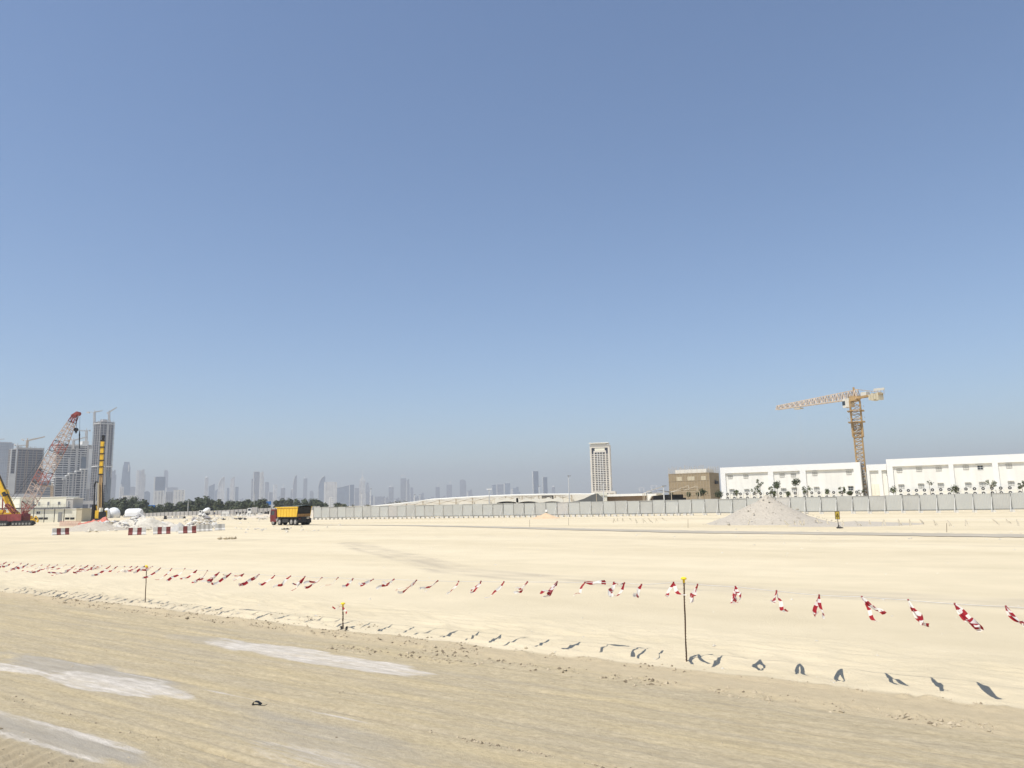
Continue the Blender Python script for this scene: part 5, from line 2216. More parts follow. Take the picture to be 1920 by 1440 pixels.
# far small things on the site
def block(name, lb, cat, x0, x1, yt, yb_, mat, group=None, shape='box', rz=0):
    g = atz((x0 + x1) / 2, yb_)
    d = g.y
    a, b = aty(x0, yb_, d), aty(x1, yb_, d)
    zt = max(.3, aty((x0 + x1) / 2, yt, d).z)
    W = b.x - a.x
    q = MB()
    if shape == 'box':
        q.hexa([(-W / 2, -.5, 0), (W / 2, -.5, 0), (W / 2, .5, 0), (-W / 2, .5, 0), (-W / 2 + .08, -.4, zt), (W / 2 - .08, -.4, zt), (W / 2 - .08, .4, zt), (-W / 2 + .08, .4, zt)])
        q.box(-W / 2 - .06, W / 2 + .06, -.56, .56, -.02, .12)
        for k in range(max(1, int(W / .8))):
            x = -W / 2 + .3 + k * .8
            q.box(x, x + .25, -.53, -.49, zt * .3, zt * .8)
    elif shape == 'barrier':
        prof = [(-.30, 0), (.30, 0), (.30, .12), (.13, .3), (.10, zt), (-.10, zt), (-.13, .3), (-.30, .12)]
        q.loft([[(x, y, z) for y, z in prof] for x in (-W / 2, W / 2)])
    elif shape == 'heap':
        for k in range(10):
            q.rock((rg.uniform(-W / 2, W / 2), rg.uniform(-.4, .4), zt * rg.uniform(.1, .7)), zt * rg.uniform(.3, .6), rg)
    o = q.build(name, mat)
    o.location = (g.x, g.y, 0)
    o.rotation_euler = (0, 0, rz)
    return tag(o, lb, cat, group)


rg = random.Random(77)
rowb = [(279, 292, 962, 967.5, 'barrier_white', 'barrier'), (294, 305, 963, 967.5, 'slab', 'barrier'), (308, 311.5, 967, 973.5, 'dark_steel', 'box'), (313, 321.5, 968.5, 973, 'concrete', 'barrier'), (325, 333, 967.5, 972.5, 'concrete', 'barrier'), (335.5, 343, 967.5, 972.5, 'concrete', 'barrier'), (344.5, 347, 968, 972, 'dark_steel', 'box'), (310, 322, 962, 966.5, 'white_tank', 'box')]
lbs = ['long white barrier right of the storage tent', 'grey low barrier second right of the storage tent', 'small dark crate left of the row of grey blocks', 'leftmost grey low block behind the rubble', 'middle grey low block behind the rubble', 'right grey low block behind the rubble', 'small dark crate ending the row of grey blocks', 'white box standing behind the leftmost grey block']
for (x0, x1, yt, yb_, mt_, sh_), lb in zip(rowb, lbs):
    block('concrete_block' if sh_ == 'barrier' else 'crate', lb, 'block' if sh_ == 'barrier' else 'crate', x0, x1, yt, yb_, mt_, None, sh_)
rg = random.Random(78)
for k in range(16):
    x = 413 + k * 5.4 + rg.uniform(-1, 1)
    block('concrete_block', 'pale low concrete block in the cluttered row left of the truck, %s from its left' % ordinal(k), 'block', x, x + rg.uniform(2.2, 4.5), 963 + rg.uniform(-1.5, 1), 967.5 + rg.uniform(-.6, 1), rg.choice(('concrete_pale', 'concrete', 'barrier_white')), 'blocks in the cluttered row', 'barrier')
for k, x in enumerate((436, 442, 449, 455, 460, 489, 496, 499)):
    block('dark_crate', 'small dark crate among the clutter left of the truck, %s from the left' % ORD[k], 'crate', x, x + 2.2, 959 + (k % 3) * .6, 965, 'dark_steel', 'dark crates in the clutter', 'box')
for k, x in enumerate((392.5, 398, 403.5, 409)):
    block('plastic_barrier', 'orange-red plastic barrier %s from the left, right of the white mixer' % ORD[k], 'barrier', x, x + 5.0, 959.5, 965.5, 'orange_net', 'orange-red plastic barriers', 'barrier')
block('white_skip', 'white low skip right of the orange-red barriers', 'skip', 416, 430, 959, 967, 'slab_white')
for k, (x, y, wd_) in enumerate(((419, 975, 4.5), (444, 975, 5), (452, 974, 4), (460, 974.5, 4), (487, 973.5, 5), (496, 974, 5))):
    block('debris_pile', 'small dark debris pile on the sand left of the truck, %s from the left' % ORD[k], 'debris', x - wd_, x + wd_, y - 4, y, 'rubble' if k > 3 else 'dark_steel', 'debris piles left of the truck', 'heap')

# white mixer truck
g = atz(385, 967)
root = thing('mixer_truck', 'small white mixer truck with a rounded drum before the dark trees', 'truck', g)
sc = g.y / 1400
q = MB()
L = 13 * sc
q.loft([[(x, rr * math.cos(k * math.pi / 7), 2.0 + dz + rr * math.sin(k * math.pi / 7)) for k in range(14)] for x, rr, dz in ((-.9, .5, -.1), (.1, 1.1, 0), (1.1, 1.15, .15), (1.7, .6, .55))])
q.build('drum', 'white_tank', root, None, True)
q = MB()
q.box(-2.3, -1.1, -1.0, 1.0, .6, 2.2)
q.build('cab', 'white_paint', root)
q = MB()
q.box(-2.34, -2.302, -.85, .85, 1.4, 2.05)
q.box(-2.1, -1.4, -1.04, -1.003, 1.4, 2.05)
q.build('window', 'glass', root)
q = MB()
q.box(-2.2, 1.6, -.9, .9, .55, .9)
q.build('chassis', 'dark_steel', root)
for x in (-1.7, .4, 1.2):
    q = MB()
    q.tube((x, -1.02, .5), (x, -.7, .5), .48, .48, 12)
    q.build('wheel', 'rubber', root)
# white van-like lorry with crate
g = atz(473, 965.5)
root = thing('small_lorry', 'small white-cabbed lorry carrying a grey crate, left of the dump truck', 'truck', g)
q = MB()
q.box(-1.6, -.1, -.9, .9, .7, 2.75)
q.build('cab', 'white_paint', root)
q = MB()
q.box(-1.4, -.35, -.95, -.905, 1.7, 2.5)
q.build('window', 'glass', root)
q = MB()
q.box(.1, 2.0, -.8, .8, .9, 3.0)
for x in (.1, .73, 1.36, 2.0):
    q.box(x - .06, x + .06, -.86, -.803, .9, 3.0)
q.build('crate', 'slab', root)
q = MB()
q.box(-1.6, 2.1, -.7, .7, .5, .7)
q.build('chassis', 'dark_steel', root)
for x in (-1.0, 1.3):
    q = MB()
    q.tube((x, -.92, .42), (x, -.6, .42), .42, .42, 12)
    q.build('wheel', 'rubber', root)


# ------------------------------------------------------------------ people on the far sand
def person(px, py, lb, top, bottom, hat, rz=0.0):
    g = atz(px, py)
    me = bpy.data.meshes.new('person')
    vs = [(0, 0, .95), (0, 0, 1.2), (0, 0, 1.42), (0, 0, 1.52), (0, 0.01, 1.66),
          (.10, 0, .90), (.12, .02, .50), (.13, .0, .08), (.13, -.12, .04),
          (-.10, 0, .90), (-.12, -.05, .50), (-.13, .05, .08), (-.13, -.08, .04),
          (.19, 0, 1.40), (.26, .02, 1.14), (.25, -.10, .92), (-.19, 0, 1.40), (-.26, .02, 1.14), (-.25, -.10, .92)]
    es = [(0, 1), (1, 2), (2, 3), (3, 4), (0, 5), (5, 6), (6, 7), (7, 8), (0, 9), (9, 10), (10, 11), (11, 12), (2, 13), (13, 14), (14, 15), (2, 16), (16, 17), (17, 18)]
    rr = [.15, .15, .15, .055, .10, .09, .065, .05, .04, .09, .065, .05, .04, .06, .045, .035, .06, .045, .035]
    me.from_pydata(vs, es, [])
    o = bpy.data.objects.new('person', me)
    COL.objects.link(o)
    o.location = g
    o.rotation_euler = (0, 0, rz)
    md = o.modifiers.new('Skin', 'SKIN')
    for i, sv in enumerate(me.skin_vertices[0].data):
        sv.radius = (rr[i], rr[i] * .8)
        sv.use_root = (i == 0)
    o.modifiers.new('Subd', 'SUBSURF').levels = 1
    o.modifiers['Subd'].render_levels = 1
    me.materials.append(MT[bottom])
    tag(o, lb, 'person')
    q = MB()
    q.loft([[(math.cos(k * math.pi / 6) * a, math.sin(k * math.pi / 6) * b, z) for k in range(12)] for a, b, z in ((.20, .15, .92), (.19, .14, 1.15), (.23, .15, 1.38), (.12, .09, 1.47))])
    q.build('vest', top, o)
    q = MB()
    q.loft([[(math.cos(k * math.pi / 6) * a, .01 + math.sin(k * math.pi / 6) * a, z) for k in range(12)] for a, z in ((.15, 1.68), (.13, 1.74), (.09, 1.79), (.02, 1.81))])
    q.build('helmet', hat, o)


person(402, 968.5, 'worker in dark clothes standing on the far sand right of the white mixer', 'cloth_dark', 'cloth_dark', 'yellow_cap')
person(266, 967.5, 'worker in a rust-red vest standing at the right end of the storage tent', 'crane_red', 'cloth_dark', 'yellow_cap', .4)
person(270, 967.5, 'worker in an orange vest beside the one in rust-red, right of the tent', 'cloth_orange', 'cloth_dark', 'white_paint', -.5)

# ------------------------------------------------------------------ tall cream tower
dT = 820.0
a, b, t_ = aty(1106.5, 900, dT), aty(1146.5, 900, dT), aty(1124, 834, dT)
vz = math.atan2(-(a.x + b.x) / 2, dT)
root = thing('hotel_tower', 'slender cream tower block with a recessed window grid and flat projecting roof', 'building', ((a.x + b.x) / 2, dT, 0), vz - .10)
W, H, D = (b.x - a.x) * .93, t_.z, 16.0
hw = W / 2
q = MB()
q.box(-hw + .5, hw - .5, 1.2, D, 0, H - 2)
q.build('glazing', 'core_dark', root)
q = MB()
q.box(-hw, -hw + 1.9, 0, D, 0, H)
q.box(hw - 1.9, hw, 0, D, 0, H)
q.box(-hw + 1.904, hw - 1.904, 0, D, H - 3.2, H)
q.box(-hw + 4.0, hw - 4.0, .1, 1.5, H - 8.2, H - 6.4)
q.box(-hw + 4.0, -hw + 5.2, .1, 1.5, 12, H - 8.204)
q.box(hw - 5.2, hw - 4.0, .1, 1.5, 12, H - 8.204)
q.build('outer_frame', 'beige_stone', root)
q = MB()
q.box(-hw + 5.3, hw - 5.3, .4, 1.4, H - 6.3, H - 3.3)
q.build('roof_sign_panel', 'cream_wall', root)
q = MB()
nf = 21
for k in range(nf):
    z = 12.5 + (H - 21.5) * k / nf
    q.box(-hw + 5.204, hw - 5.204, .2, 1.45, z, z + .8)
    for sx in (-1, 1):
        x0, x1 = sorted((sx * (hw - 1.904), sx * (hw - 3.99)))
        q.box(x0, x1, .5, 1.45, z, z + .8)
q.build('balcony_band', 'beige_stone', root)
q = MB()
for k in range(3):
    x = -hw + 5.2 + (W - 10.4) * (k + 1) / 4
    q.box(x - .35, x + .35, .05, .195, 12.5, H - 8.3)
q.build('pier', 'slab_white', root)
q = MB()
q.box(-hw - .6, hw - 1.0, -1.5, D + 1, H + 1.6, H + 2.4)
q.box(-hw + 1.5, hw - 4, 1.5, D - 2, H + .004, H + 1.596)
q.build('roof', 'white_wall', root)
q = MB()
q.box(-hw, hw + 4.5, -.6, -.004, 10, 12.2)
for k in range(5):
    x = -hw + (W + 3.0) * k / 4
    q.box(x, x + 1.5, -.6, -.004, 0, 9.996)
q.box(hw - .4, hw + 4.5, -.004, D, 0, 11.5)
q.build('podium', 'beige_stone', root)

# ------------------------------------------------------------------ towers under construction
def slab_tower(name, lb, x0, x1, ytop, d, rz_add, W, D, nf, core, slab, wall, csp=4.5, sh_=.45):
    a, b = aty(x0, 900, d), aty(x1, 900, d)
    t_ = aty((x0 + x1) / 2, ytop, d)
    vz = math.atan2(-t_.x, d)
    root = thing(name, lb, 'tower', ((a.x + b.x) / 2, d, 0), vz + rz_add)
    H = t_.z
    sc = (b.x - a.x) * math.cos(vz) / (W * abs(math.cos(rz_add)) + D * abs(math.sin(rz_add)))
    W, D = W * sc, D * sc
    hw, hd_ = W / 2, D / 2
    q = MB()
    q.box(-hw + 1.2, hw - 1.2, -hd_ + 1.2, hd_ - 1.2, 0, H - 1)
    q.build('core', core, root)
    fh = H / nf
    q = MB()
    for k in range(1, nf + 1):
        q.box(-hw, hw, -hd_, hd_, k * fh - sh_, k * fh)
    q.build('floor_slabs', slab, root)
    q = MB()
    nx, ny = max(3, int(W / csp)), max(2, int(D / csp))
    for i in range(nx + 1):
        x = -hw + .3 + (W - .6) * i / nx
        q.box(x - .35, x + .35, -hd_ + .15, -hd_ + .85, 0, H - .1)
    for i in range(ny + 1):
        y = -hd_ + .3 + (D - .6) * i / ny
        q.box(-hw + .15, -hw + .85, y - .35, y + .35, 0, H - .1)
        q.box(hw - .85, hw - .15, y - .35, y + .35, 0, H - .1)
    q.build('columns', wall, root)
    return root, W, D, H, fh


# tallest, right
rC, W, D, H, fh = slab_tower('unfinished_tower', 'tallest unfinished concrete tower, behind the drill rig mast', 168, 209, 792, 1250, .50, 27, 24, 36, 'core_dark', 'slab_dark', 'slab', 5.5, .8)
q = MB()
q.box(-W / 2 - .5, W / 2 + .5, -D / 2 - .5, D / 2 + .5, H - 3.6, H - 2.4)
q.box(-W / 2 - .8, W / 2 + .8, -D / 2 - .8, D / 2 + .8, H * .50, H * .50 + 1.6)
q.build('white_edge_slab', 'slab_white', rC)
q = MB()
q.box(-W * .05, W * .10, -D / 2 - .5, -D / 2 - .004, H * .30, H - 4)
q.build('concrete_wall', 'slab', rC)
q = MB()
q.box(-W * .46, -W * .08, -D / 2 - .35, -D / 2 - .004, 0, H * .74)
q.box(W * .13, W * .3, -D / 2 - .35, -D / 2 - .004, 0, H * .45)
q.box(W * .32, W * .48, -D / 2 - .35, -D / 2 - .004, 0, H * .38)
q.build('glass_cladding', 'core_blue', rC)
q = MB()
for k in range(9):
    q.box(W / 2 + .004, W / 2 + 1.8, -D / 2 + 1, D / 2 - 1, H * (.40 + .06 * k), H * (.40 + .06 * k) + .5)
for k in range(26):
    x, y = R.uniform(-W / 2, W / 2), R.choice((-D / 2, D / 2))
    q.bar((x, y, H), (x, y, H + R.uniform(1.5, 4.5)), .35)
q.box(-W * .2, W * .12, -D * .2, D * .2, H + .004, H + 4.5)
q.build('rooftop_forms', 'slab', rC)
# middle
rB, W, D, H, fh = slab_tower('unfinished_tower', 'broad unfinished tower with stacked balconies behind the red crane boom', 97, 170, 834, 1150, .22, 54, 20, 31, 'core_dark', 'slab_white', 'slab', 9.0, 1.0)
q = MB()
for x0, x1, t in ((-.16, -.10, .8), (.03, .10, .95), (.16, .19, .9), (.34, .40, 1.0), (.42, .49, .98)):
    q.box(W * x0, W * x1, -D / 2 - 1.2, -D / 2 - .004, 0, H * t)
q.build('shear_wall', 'slab', rB)
q = MB()
q.box(W * .40, W * .5, -D / 2 - 1.4, -D / 2 - 1.204, H * .35, H * .94)
q.box(-W * .2, W * .36, -D / 2 - .7, -D / 2 - .004, H - 2.2, H - .6)
q.box(W * .2, W * .38, -D / 2, D / 2 - 2, H + .004, H + 5.5)
q.build('white_fascia', 'slab_white', rB)
q = MB()
q.box(W * .20, W * .34, -D / 2 - .9, -D / 2 - .004, 0, H * .82)
q.build('glass_cladding', 'core_blue', rB)
# stepped lower wings of the middle tower
for k, (x0, x1, yt) in enumerate(((101, 117, 893.5), (117, 124, 897), (124.5, 130, 890.5), (130.5, 143, 886.5), (144, 154, 882.5), (154.5, 165, 879))):
    a, b, t_ = aty(x0, 930, 1105), aty(x1, 930, 1105), aty((x0 + x1) / 2, yt, 1105)
    root = thing('tower_wing', 'stepped white-capped wing below the broad tower, %s step from the left' % ORD[k], 'building wing', (a.x, 1105 - k * 1.5, 0), math.atan2(-t_.x, 1105) + .1, 'stepped wings of the broad tower')
    W, H = (b.x - a.x) * 1.06, t_.z
    q = MB()
    q.box(.8, W - .8, 1, 18, 0, H - 1)
    q.build('glazing', 'core_blue' if k % 2 else 'core_dark', root)
    q = MB()
    q.box(-.4, W + .4, -.6, 18.5, H - 1.6, H)
    q.build('cap', 'slab_white', root)
    q = MB()
    n_ = int(H / 3.5)
    for j in range(n_):
        q.box(0, W, 0, .996, j * 3.5, j * 3.5 + 1.2)
    q.box(0, 1.0, -.3, .9, 0, H - 1.7)
    q.box(W - 1.0, W, -.3, .9, 0, H - 1.7)
    if k % 2 == 1:
        q.box(W * .4, W * .62, -.4, .9, 0, H - 1.7)
    q.build('balconies', 'slab', root)
a, b, t_ = aty(118, 950, 1060), aty(178, 950, 1060), aty(148, 939.5, 1060)
root = thing('podium_block', 'long grey podium with dark openings below the broad unfinished tower', 'building', (a.x, 1060, 0), math.atan2(-t_.x, 1060))
W, H = (b.x - a.x) * 1.1, t_.z
q = MB()
q.box(0, W, 0, 20, 0, H)
q.build('wall', 'slab', root)
for x0, x1 in ((.33, .43), (.47, .62), (.66, .80)):
    q = MB()
    q.box(W * x0, W * x1, -.2, -.004, H * .25, H * .72)
    q.build('opening', 'core_dark', root)
# left dark tower
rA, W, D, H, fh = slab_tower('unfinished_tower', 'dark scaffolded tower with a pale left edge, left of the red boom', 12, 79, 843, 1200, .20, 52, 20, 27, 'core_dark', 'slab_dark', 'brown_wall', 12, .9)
q = MB()
q.box(-W / 2 - .6, -W / 2 + 1.2, -D / 2 - 1.5, -D / 2 - .004, 0, H)
q.box(-W / 2 + 6.5, -W / 2 + 8.5, -D / 2 - 1.5, -D / 2 - .004, 0, H)
q.box(-W / 2 + 1.204, -W / 2 + 6.496, -D / 2 - 1.2, -D / 2 - .004, 0, H * .62)
q.box(-W / 2 + 1.204, -W / 2 + 6.496, -D / 2 - 1.2, -D / 2 - .004, H - 1.5, H)
q.build('pale_edge', 'slab_white', rA)
q = MB()
for x in (-.30, -.06, .0, .26):
    q.box(W * x, W * x + 1.1, -D / 2 - 1.0, -D / 2 - .004, 0, H - 3)
q.build('piers', 'brown_wall', rA)
q = MB()
q.box(-W * .34, W * .5, -D / 2 - .6, D / 2, H + .004, H + 2.5)
for k in range(20):
    x = R.uniform(-W * .35, W / 2)
    q.bar((x, -D / 2, H + 2), (x, -D / 2, H + 3 + R.uniform(.5, 2.5)), .4)
q.build('rooftop_forms', 'slab', rA)
q = MB()
q.box(-W * .13, W * .06, -D / 2 - 4.5, -D / 2 - 1.1, H * .20, H * .20 + 1.3)
q.build('loading_deck', 'slab_white', rA)
# dark low block between, and glass tower at far left
for nm, lb, x0, x1, yt, d, mt_, rzz in (('low_block', 'low dark blue-grey block seen through the crane boom', 72, 104, 905, 1180, 'core_blue', .1),
                                       ('low_block', 'long grey concrete block below the dark scaffolded tower', -6, 70, 930, 1000, 'slab', .0),
                                       ('glass_tower', 'hazy blue glass tower cut by the left picture edge', -16, 15, 831, 1900, None, .1)):
    a, b, t_ = aty(x0, 940, d), aty(x1, 940, d), aty((x0 + x1) / 2, yt, d)
    root = thing(nm, lb, 'building', ((a.x + b.x) / 2, d, 0), math.atan2(-t_.x, d) + rzz)
    W, H = (b.x - a.x) * .95, t_.z
    q = MB()
    q.box(-W / 2, W / 2, 0, 22, 0, H)
    q.build('shaft', mt_ or F_['blue'], root)
    q = MB()
    for k in range(int(H / 4)):
        q.box(-W / 2 - .3, W / 2 + .3, -.4, -.004, k * 4, k * 4 + (.9 if mt_ else .5))
    q.build('floor_bands', 'slab' if mt_ != 'slab' else 'core_dark', root)
    q = MB()
    q.box(-W / 2 + 2, W / 2 - 3, 3, 18, H + .004, H + 3)
    q.build('roof_plant', 'slab', root)


def mini_crane(lb, bx, by, tx, ty, jx, jy, kx, ky, d, mt_='slab_white', apex=None):
    A, B = aty(bx, by, d), aty(tx, ty, d)
    J, K = aty(jx, jy, d - 8), aty(kx, ky, d + 3)
    root = thing('tower_crane', lb, 'crane', A, 0, 'distant tower cranes on the unfinished towers')
    ob = A.copy()
    q = MB()
    lattice(q, A - V((0, 0, 3)), B, 2.2, 2.2, 7, .5, .30)
    q.build('mast', mt_, root, ob)
    q = MB()
    lattice(q, B, J, 1.7, .9, 12, .34, .2, tri=True, h0=1.8, h1=.9)
    q.build('jib', mt_, root, ob)
    q = MB()
    q.bar(B, K, 1.1, .6)
    q.bar(K - V((0, 0, 1.2)), K.lerp(B, .35) - V((0, 0, 1.2)), 1.5, 2.0)
    q.build('counter_jib', 'slab', root, ob)
    q = MB()
    q.bar(B, B + V((0, 0, 4)), .7)
    if apex:
        q.bar(B + V((0, 0, 4)), B.lerp(J, .7), .16)
        q.bar(B + V((0, 0, 4)), K, .16)
    q.build('apex', mt_, root, ob)


mini_crane('distant tower crane with a level jib on the dark scaffolded tower', 50.5, 845, 51.5, 826.5, 84, 819, 41, 823, 1195, 'crane_yellow', True)
mini_crane('small thin distant crane on the left half of the dark scaffolded tower', 33, 845, 33, 836, 52, 834.5, 27, 832.5, 1205, 'slab')
mini_crane('distant tower crane at the left of the tallest unfinished tower', 177, 795, 177.3, 773, 192, 770, 163, 772, 1245, 'slab')
mini_crane('distant luffing crane with a raised jib on the tallest tower', 205, 795, 204.5, 773, 219, 764, 201, 773, 1255, 'slab')
mini_crane('distant crane between the broad tower and the tallest tower', 161.5, 835, 162.3, 808, 134, 806, 170, 806, 1160, 'slab')
mini_crane('thin distant crane with a long jib over the broad unfinished tower', 138, 838, 138, 826, 162, 819.5, 133, 822, 1140, 'slab')
mini_crane('small yellow distant crane with a low long jib above the dark low block', 97, 940, 97.5, 912, 78, 911.5, 104, 909, 1000, 'crane_yellow')
mini_crane('distant crane jib poking in at the left picture edge', -3, 845, -2, 824, 9, 823, -12, 825, 1850, 'slab')

# ------------------------------------------------------------------ hazy skyline
SKY = [  # x0, x1, ytop, depth, shape, material, label
    (207, 219, 881, 3600, 'step', 'grey', 'hazy slim stepped tower just right of the tallest unfinished tower'),
    (229, 247, 866, 2900, 'taper', 'blue', 'tallest hazy blue tower with chamfered shoulders above the left trees'),
    (225, 232.5, 913, 2800, 'box', 'pale', 'low hazy block with a bright left edge at the foot of the chamfered tower'),
    (241, 257, 913, 3800, 'box', 'grey', 'hazy low wide block between chamfered tower and stepped tower'),
    (228, 254, 930, 1800, 'frame', 'white', 'low white framed block just above the left trees'),
    (257, 274, 880, 3300, 'step', 'pale', 'hazy cream and grey stepped tower right of the chamfered tower'),
    (271, 282, 921, 2900, 'round', 'blue', 'hazy rounded blue block above the blue sheet'),
    (289, 310.5, 894, 3000, 'box', 'dark', 'wide flat-topped blue-grey hazy slab tower'),
    (308, 316, 881, 5200, 'round', 'grey', 'very faint slender tower behind the wide blue-grey slab'),
    (289, 308, 921, 2100, 'frame', 'pale', 'pale column-fronted block below the wide blue-grey slab'),
    (309, 325.5, 922, 2100, 'box', 'grey', 'plain grey-white block left of the white-framed block'),
    (310, 334, 914, 4400, 'box', 'grey', 'faint long block behind the pale foreground blocks'),
    (326, 347, 919.5, 1900, 'frame', 'white', 'white-framed block with a rounded right corner above the trees'),
    (384.5, 391, 897, 3800, 'cap', 'pale', 'slim hazy tower with a round cap behind the tallest tree'),
    (392, 403, 909, 3600, 'slant', 'blue', 'hazy blue block with a notched sloping top right of the capped tower'),
    (403, 409, 918, 4200, 'slant', 'blue', 'small hazy wedge block between two taller towers'),
    (409, 422, 894, 3300, 'sail', 'white', 'hazy white arched tower with a curved sail top'),
    (425, 430, 915, 3900, 'box', 'blue', 'small hazy block between the arched tower and slanted tower'),
    (432.5, 439.5, 896, 3500, 'slant', 'pale', 'slim hazy tower with a slanted bright top'),
    (440.5, 447.5, 913, 3600, 'box', 'blue', 'hazy flat blue block right of the slanted bright tower'),
    (475.5, 487, 884.5, 3300, 'box', 'grey', 'left slab of the tall hazy twin slabs'),
    (487.5, 495.5, 884, 3250, 'step', 'pale', 'right slab of the tall hazy twin slabs, with a bright edge'),
    (471.5, 475.5, 898, 3500, 'box', 'grey', 'low step at the left foot of the hazy twin slabs'),
    (496, 504, 904, 4200, 'box', 'grey', 'flat hazy block against the right of the twin slabs'),
    (503, 513, 923, 3900, 'box', 'grey', 'low hazy block left of the square-holed tower'),
    (513, 520, 908.5, 3600, 'portal', 'white', 'hazy tower with a white square open frame on top'),
    (527, 535, 915, 3900, 'spire', 'grey', 'small hazy tower with a white dome above the truck'),
    (545, 549.5, 919, 4200, 'cap', 'grey', 'low hazy tower with a white ball at the foot of the curved tower'),
    (549.5, 556.5, 891, 4000, 'sail', 'grey', 'slim hazy tower with a curved bright top above the dump truck'),
    (569, 576.5, 897, 4600, 'spire', 'grey', 'slim hazy tower with a needle spire right above the truck tail'),
    (581, 588, 920, 4700, 'round', 'grey', 'low rounded hazy tower right of the needle-spired one'),
    (596.5, 610, 893, 4100, 'sail', 'blue', 'tall hazy tower with a curving left side and flat top'),
    (608, 632, 904, 3000, 'box', 'pale', 'broad plain pale slab in front of the curving tower'),
    (618, 625, 932, 1500, 'box', 'white', 'small bright block at the foot of the broad pale slab'),
    (632, 655, 912, 4000, 'slant', 'blue', 'long hazy block whose roof rises to the right'),
    (655, 664, 909, 3900, 'box', 'dark', 'hazy dark block ending the rising-roof block'),
    (664, 673.5, 915, 4600, 'box', 'grey', 'faint block left of the pagoda-like spired tower'),
    (674, 685, 902, 3900, 'pagoda', 'pale', 'hazy tower with a tiered crown and tall spire'),
    (685.5, 692.5, 905, 4400, 'taper', 'grey', 'hazy pointed tower right of the tiered spire'),
    (700, 722, 931, 4800, 'box', 'grey', 'faint low block row above the scrub-topped sand bank'),
    (729, 738, 913, 4700, 'spire', 'grey', 'faint tower with a side spire left of the crowned tower'),
    (751, 761.5, 897, 4300, 'crown', 'grey', 'hazy tower with a pointed open crown'),
    (761.5, 768, 898, 4800, 'step', 'grey', 'faint zigzag tower right against the crowned tower'),
    (769, 775, 914, 5000, 'box', 'grey', 'faint small block right of the zigzag tower'),
    (786, 796, 924, 5000, 'step', 'grey', 'faint low cluster block left of the paired slanted towers'),
    (817, 824.5, 913, 5000, 'slant2', 'grey', 'first of two faint towers with bright slanted tips'),
    (837, 846.5, 909, 5000, 'slant2', 'grey', 'second of two faint towers with bright slanted tips'),
    (862, 873, 899, 5000, 'round', 'grey', 'faint broad tower with a rounded shoulder over the pale shed'),
    (875, 886, 918, 5200, 'step', 'grey', 'faint low towers right of the round-shouldered one'),
    (922, 930, 909, 4500, 'box', 'blue', 'hazy block just right of the crossbar lamp post'),
    (931, 944, 908, 4600, 'box', 'grey', 'hazy grey block in the middle of the four-block row'),
    (945, 956.5, 906, 4400, 'box', 'blue', 'hazy bluish block, tallest of the four-block row'),
    (957, 975, 913, 4600, 'step', 'blue', 'low wide hazy block ending the four-block row'),
    (998, 1009, 883.5, 3300, 'box', 'dark', 'tall dark blue hazy slab left of the cream tower'),
    (1017, 1026, 894.5, 3400, 'box', 'dark', 'shorter dark blue hazy slab nearest the cream tower'),
    (1035, 1041, 914, 5000, 'cap', 'grey', 'very faint tower with a white ball left of the tall lamp post'),
    (1198, 1208, 914, 5200, 'portal', 'grey', 'very faint open-framed tower right of the cream tower'),
    (1220, 1232, 910, 5200, 'portal', 'grey', 'very faint broad open-framed tower left of the netted building'),
]
for x0, x1, yt, lb in (
        (347, 360, 936, 'right of the white-framed block'), (360, 372, 939, 'left of the tallest dark tree'), (373, 384, 934, 'behind the tallest dark tree'),
        (447, 458, 934, 'right of the flat blue block after the slanted towers'), (459, 471, 937, 'left of the tall twin slabs'), (520, 527, 930, 'between the square-holed tower and the white-domed one'),
        (535, 545, 932, 'between the white-domed tower and the curved one'), (557, 569, 934, 'between the curved tower and the needle-spired one'), (588, 597, 935, 'left of the tall curving flat-topped tower'),
        (692, 701, 928, 'right of the pointed tower by the tiered spire'), (721, 729, 931, 'left of the side-spired tower'), (739, 751, 933, 'between the side-spired tower and the crowned one'),
        (775, 786, 930, 'between the zigzag tower and the low cluster'), (797, 817, 932, 'left of the first bright-tipped tower'), (825, 837, 930, 'between the two bright-tipped towers'), (847, 862, 930, 'left of the round-shouldered tower over the pale shed')):
    SKY.append((x0, x1, yt, 4800, R.choice(('step', 'step', 'box')), 'grey', 'faint low block on the skyline ' + lb))
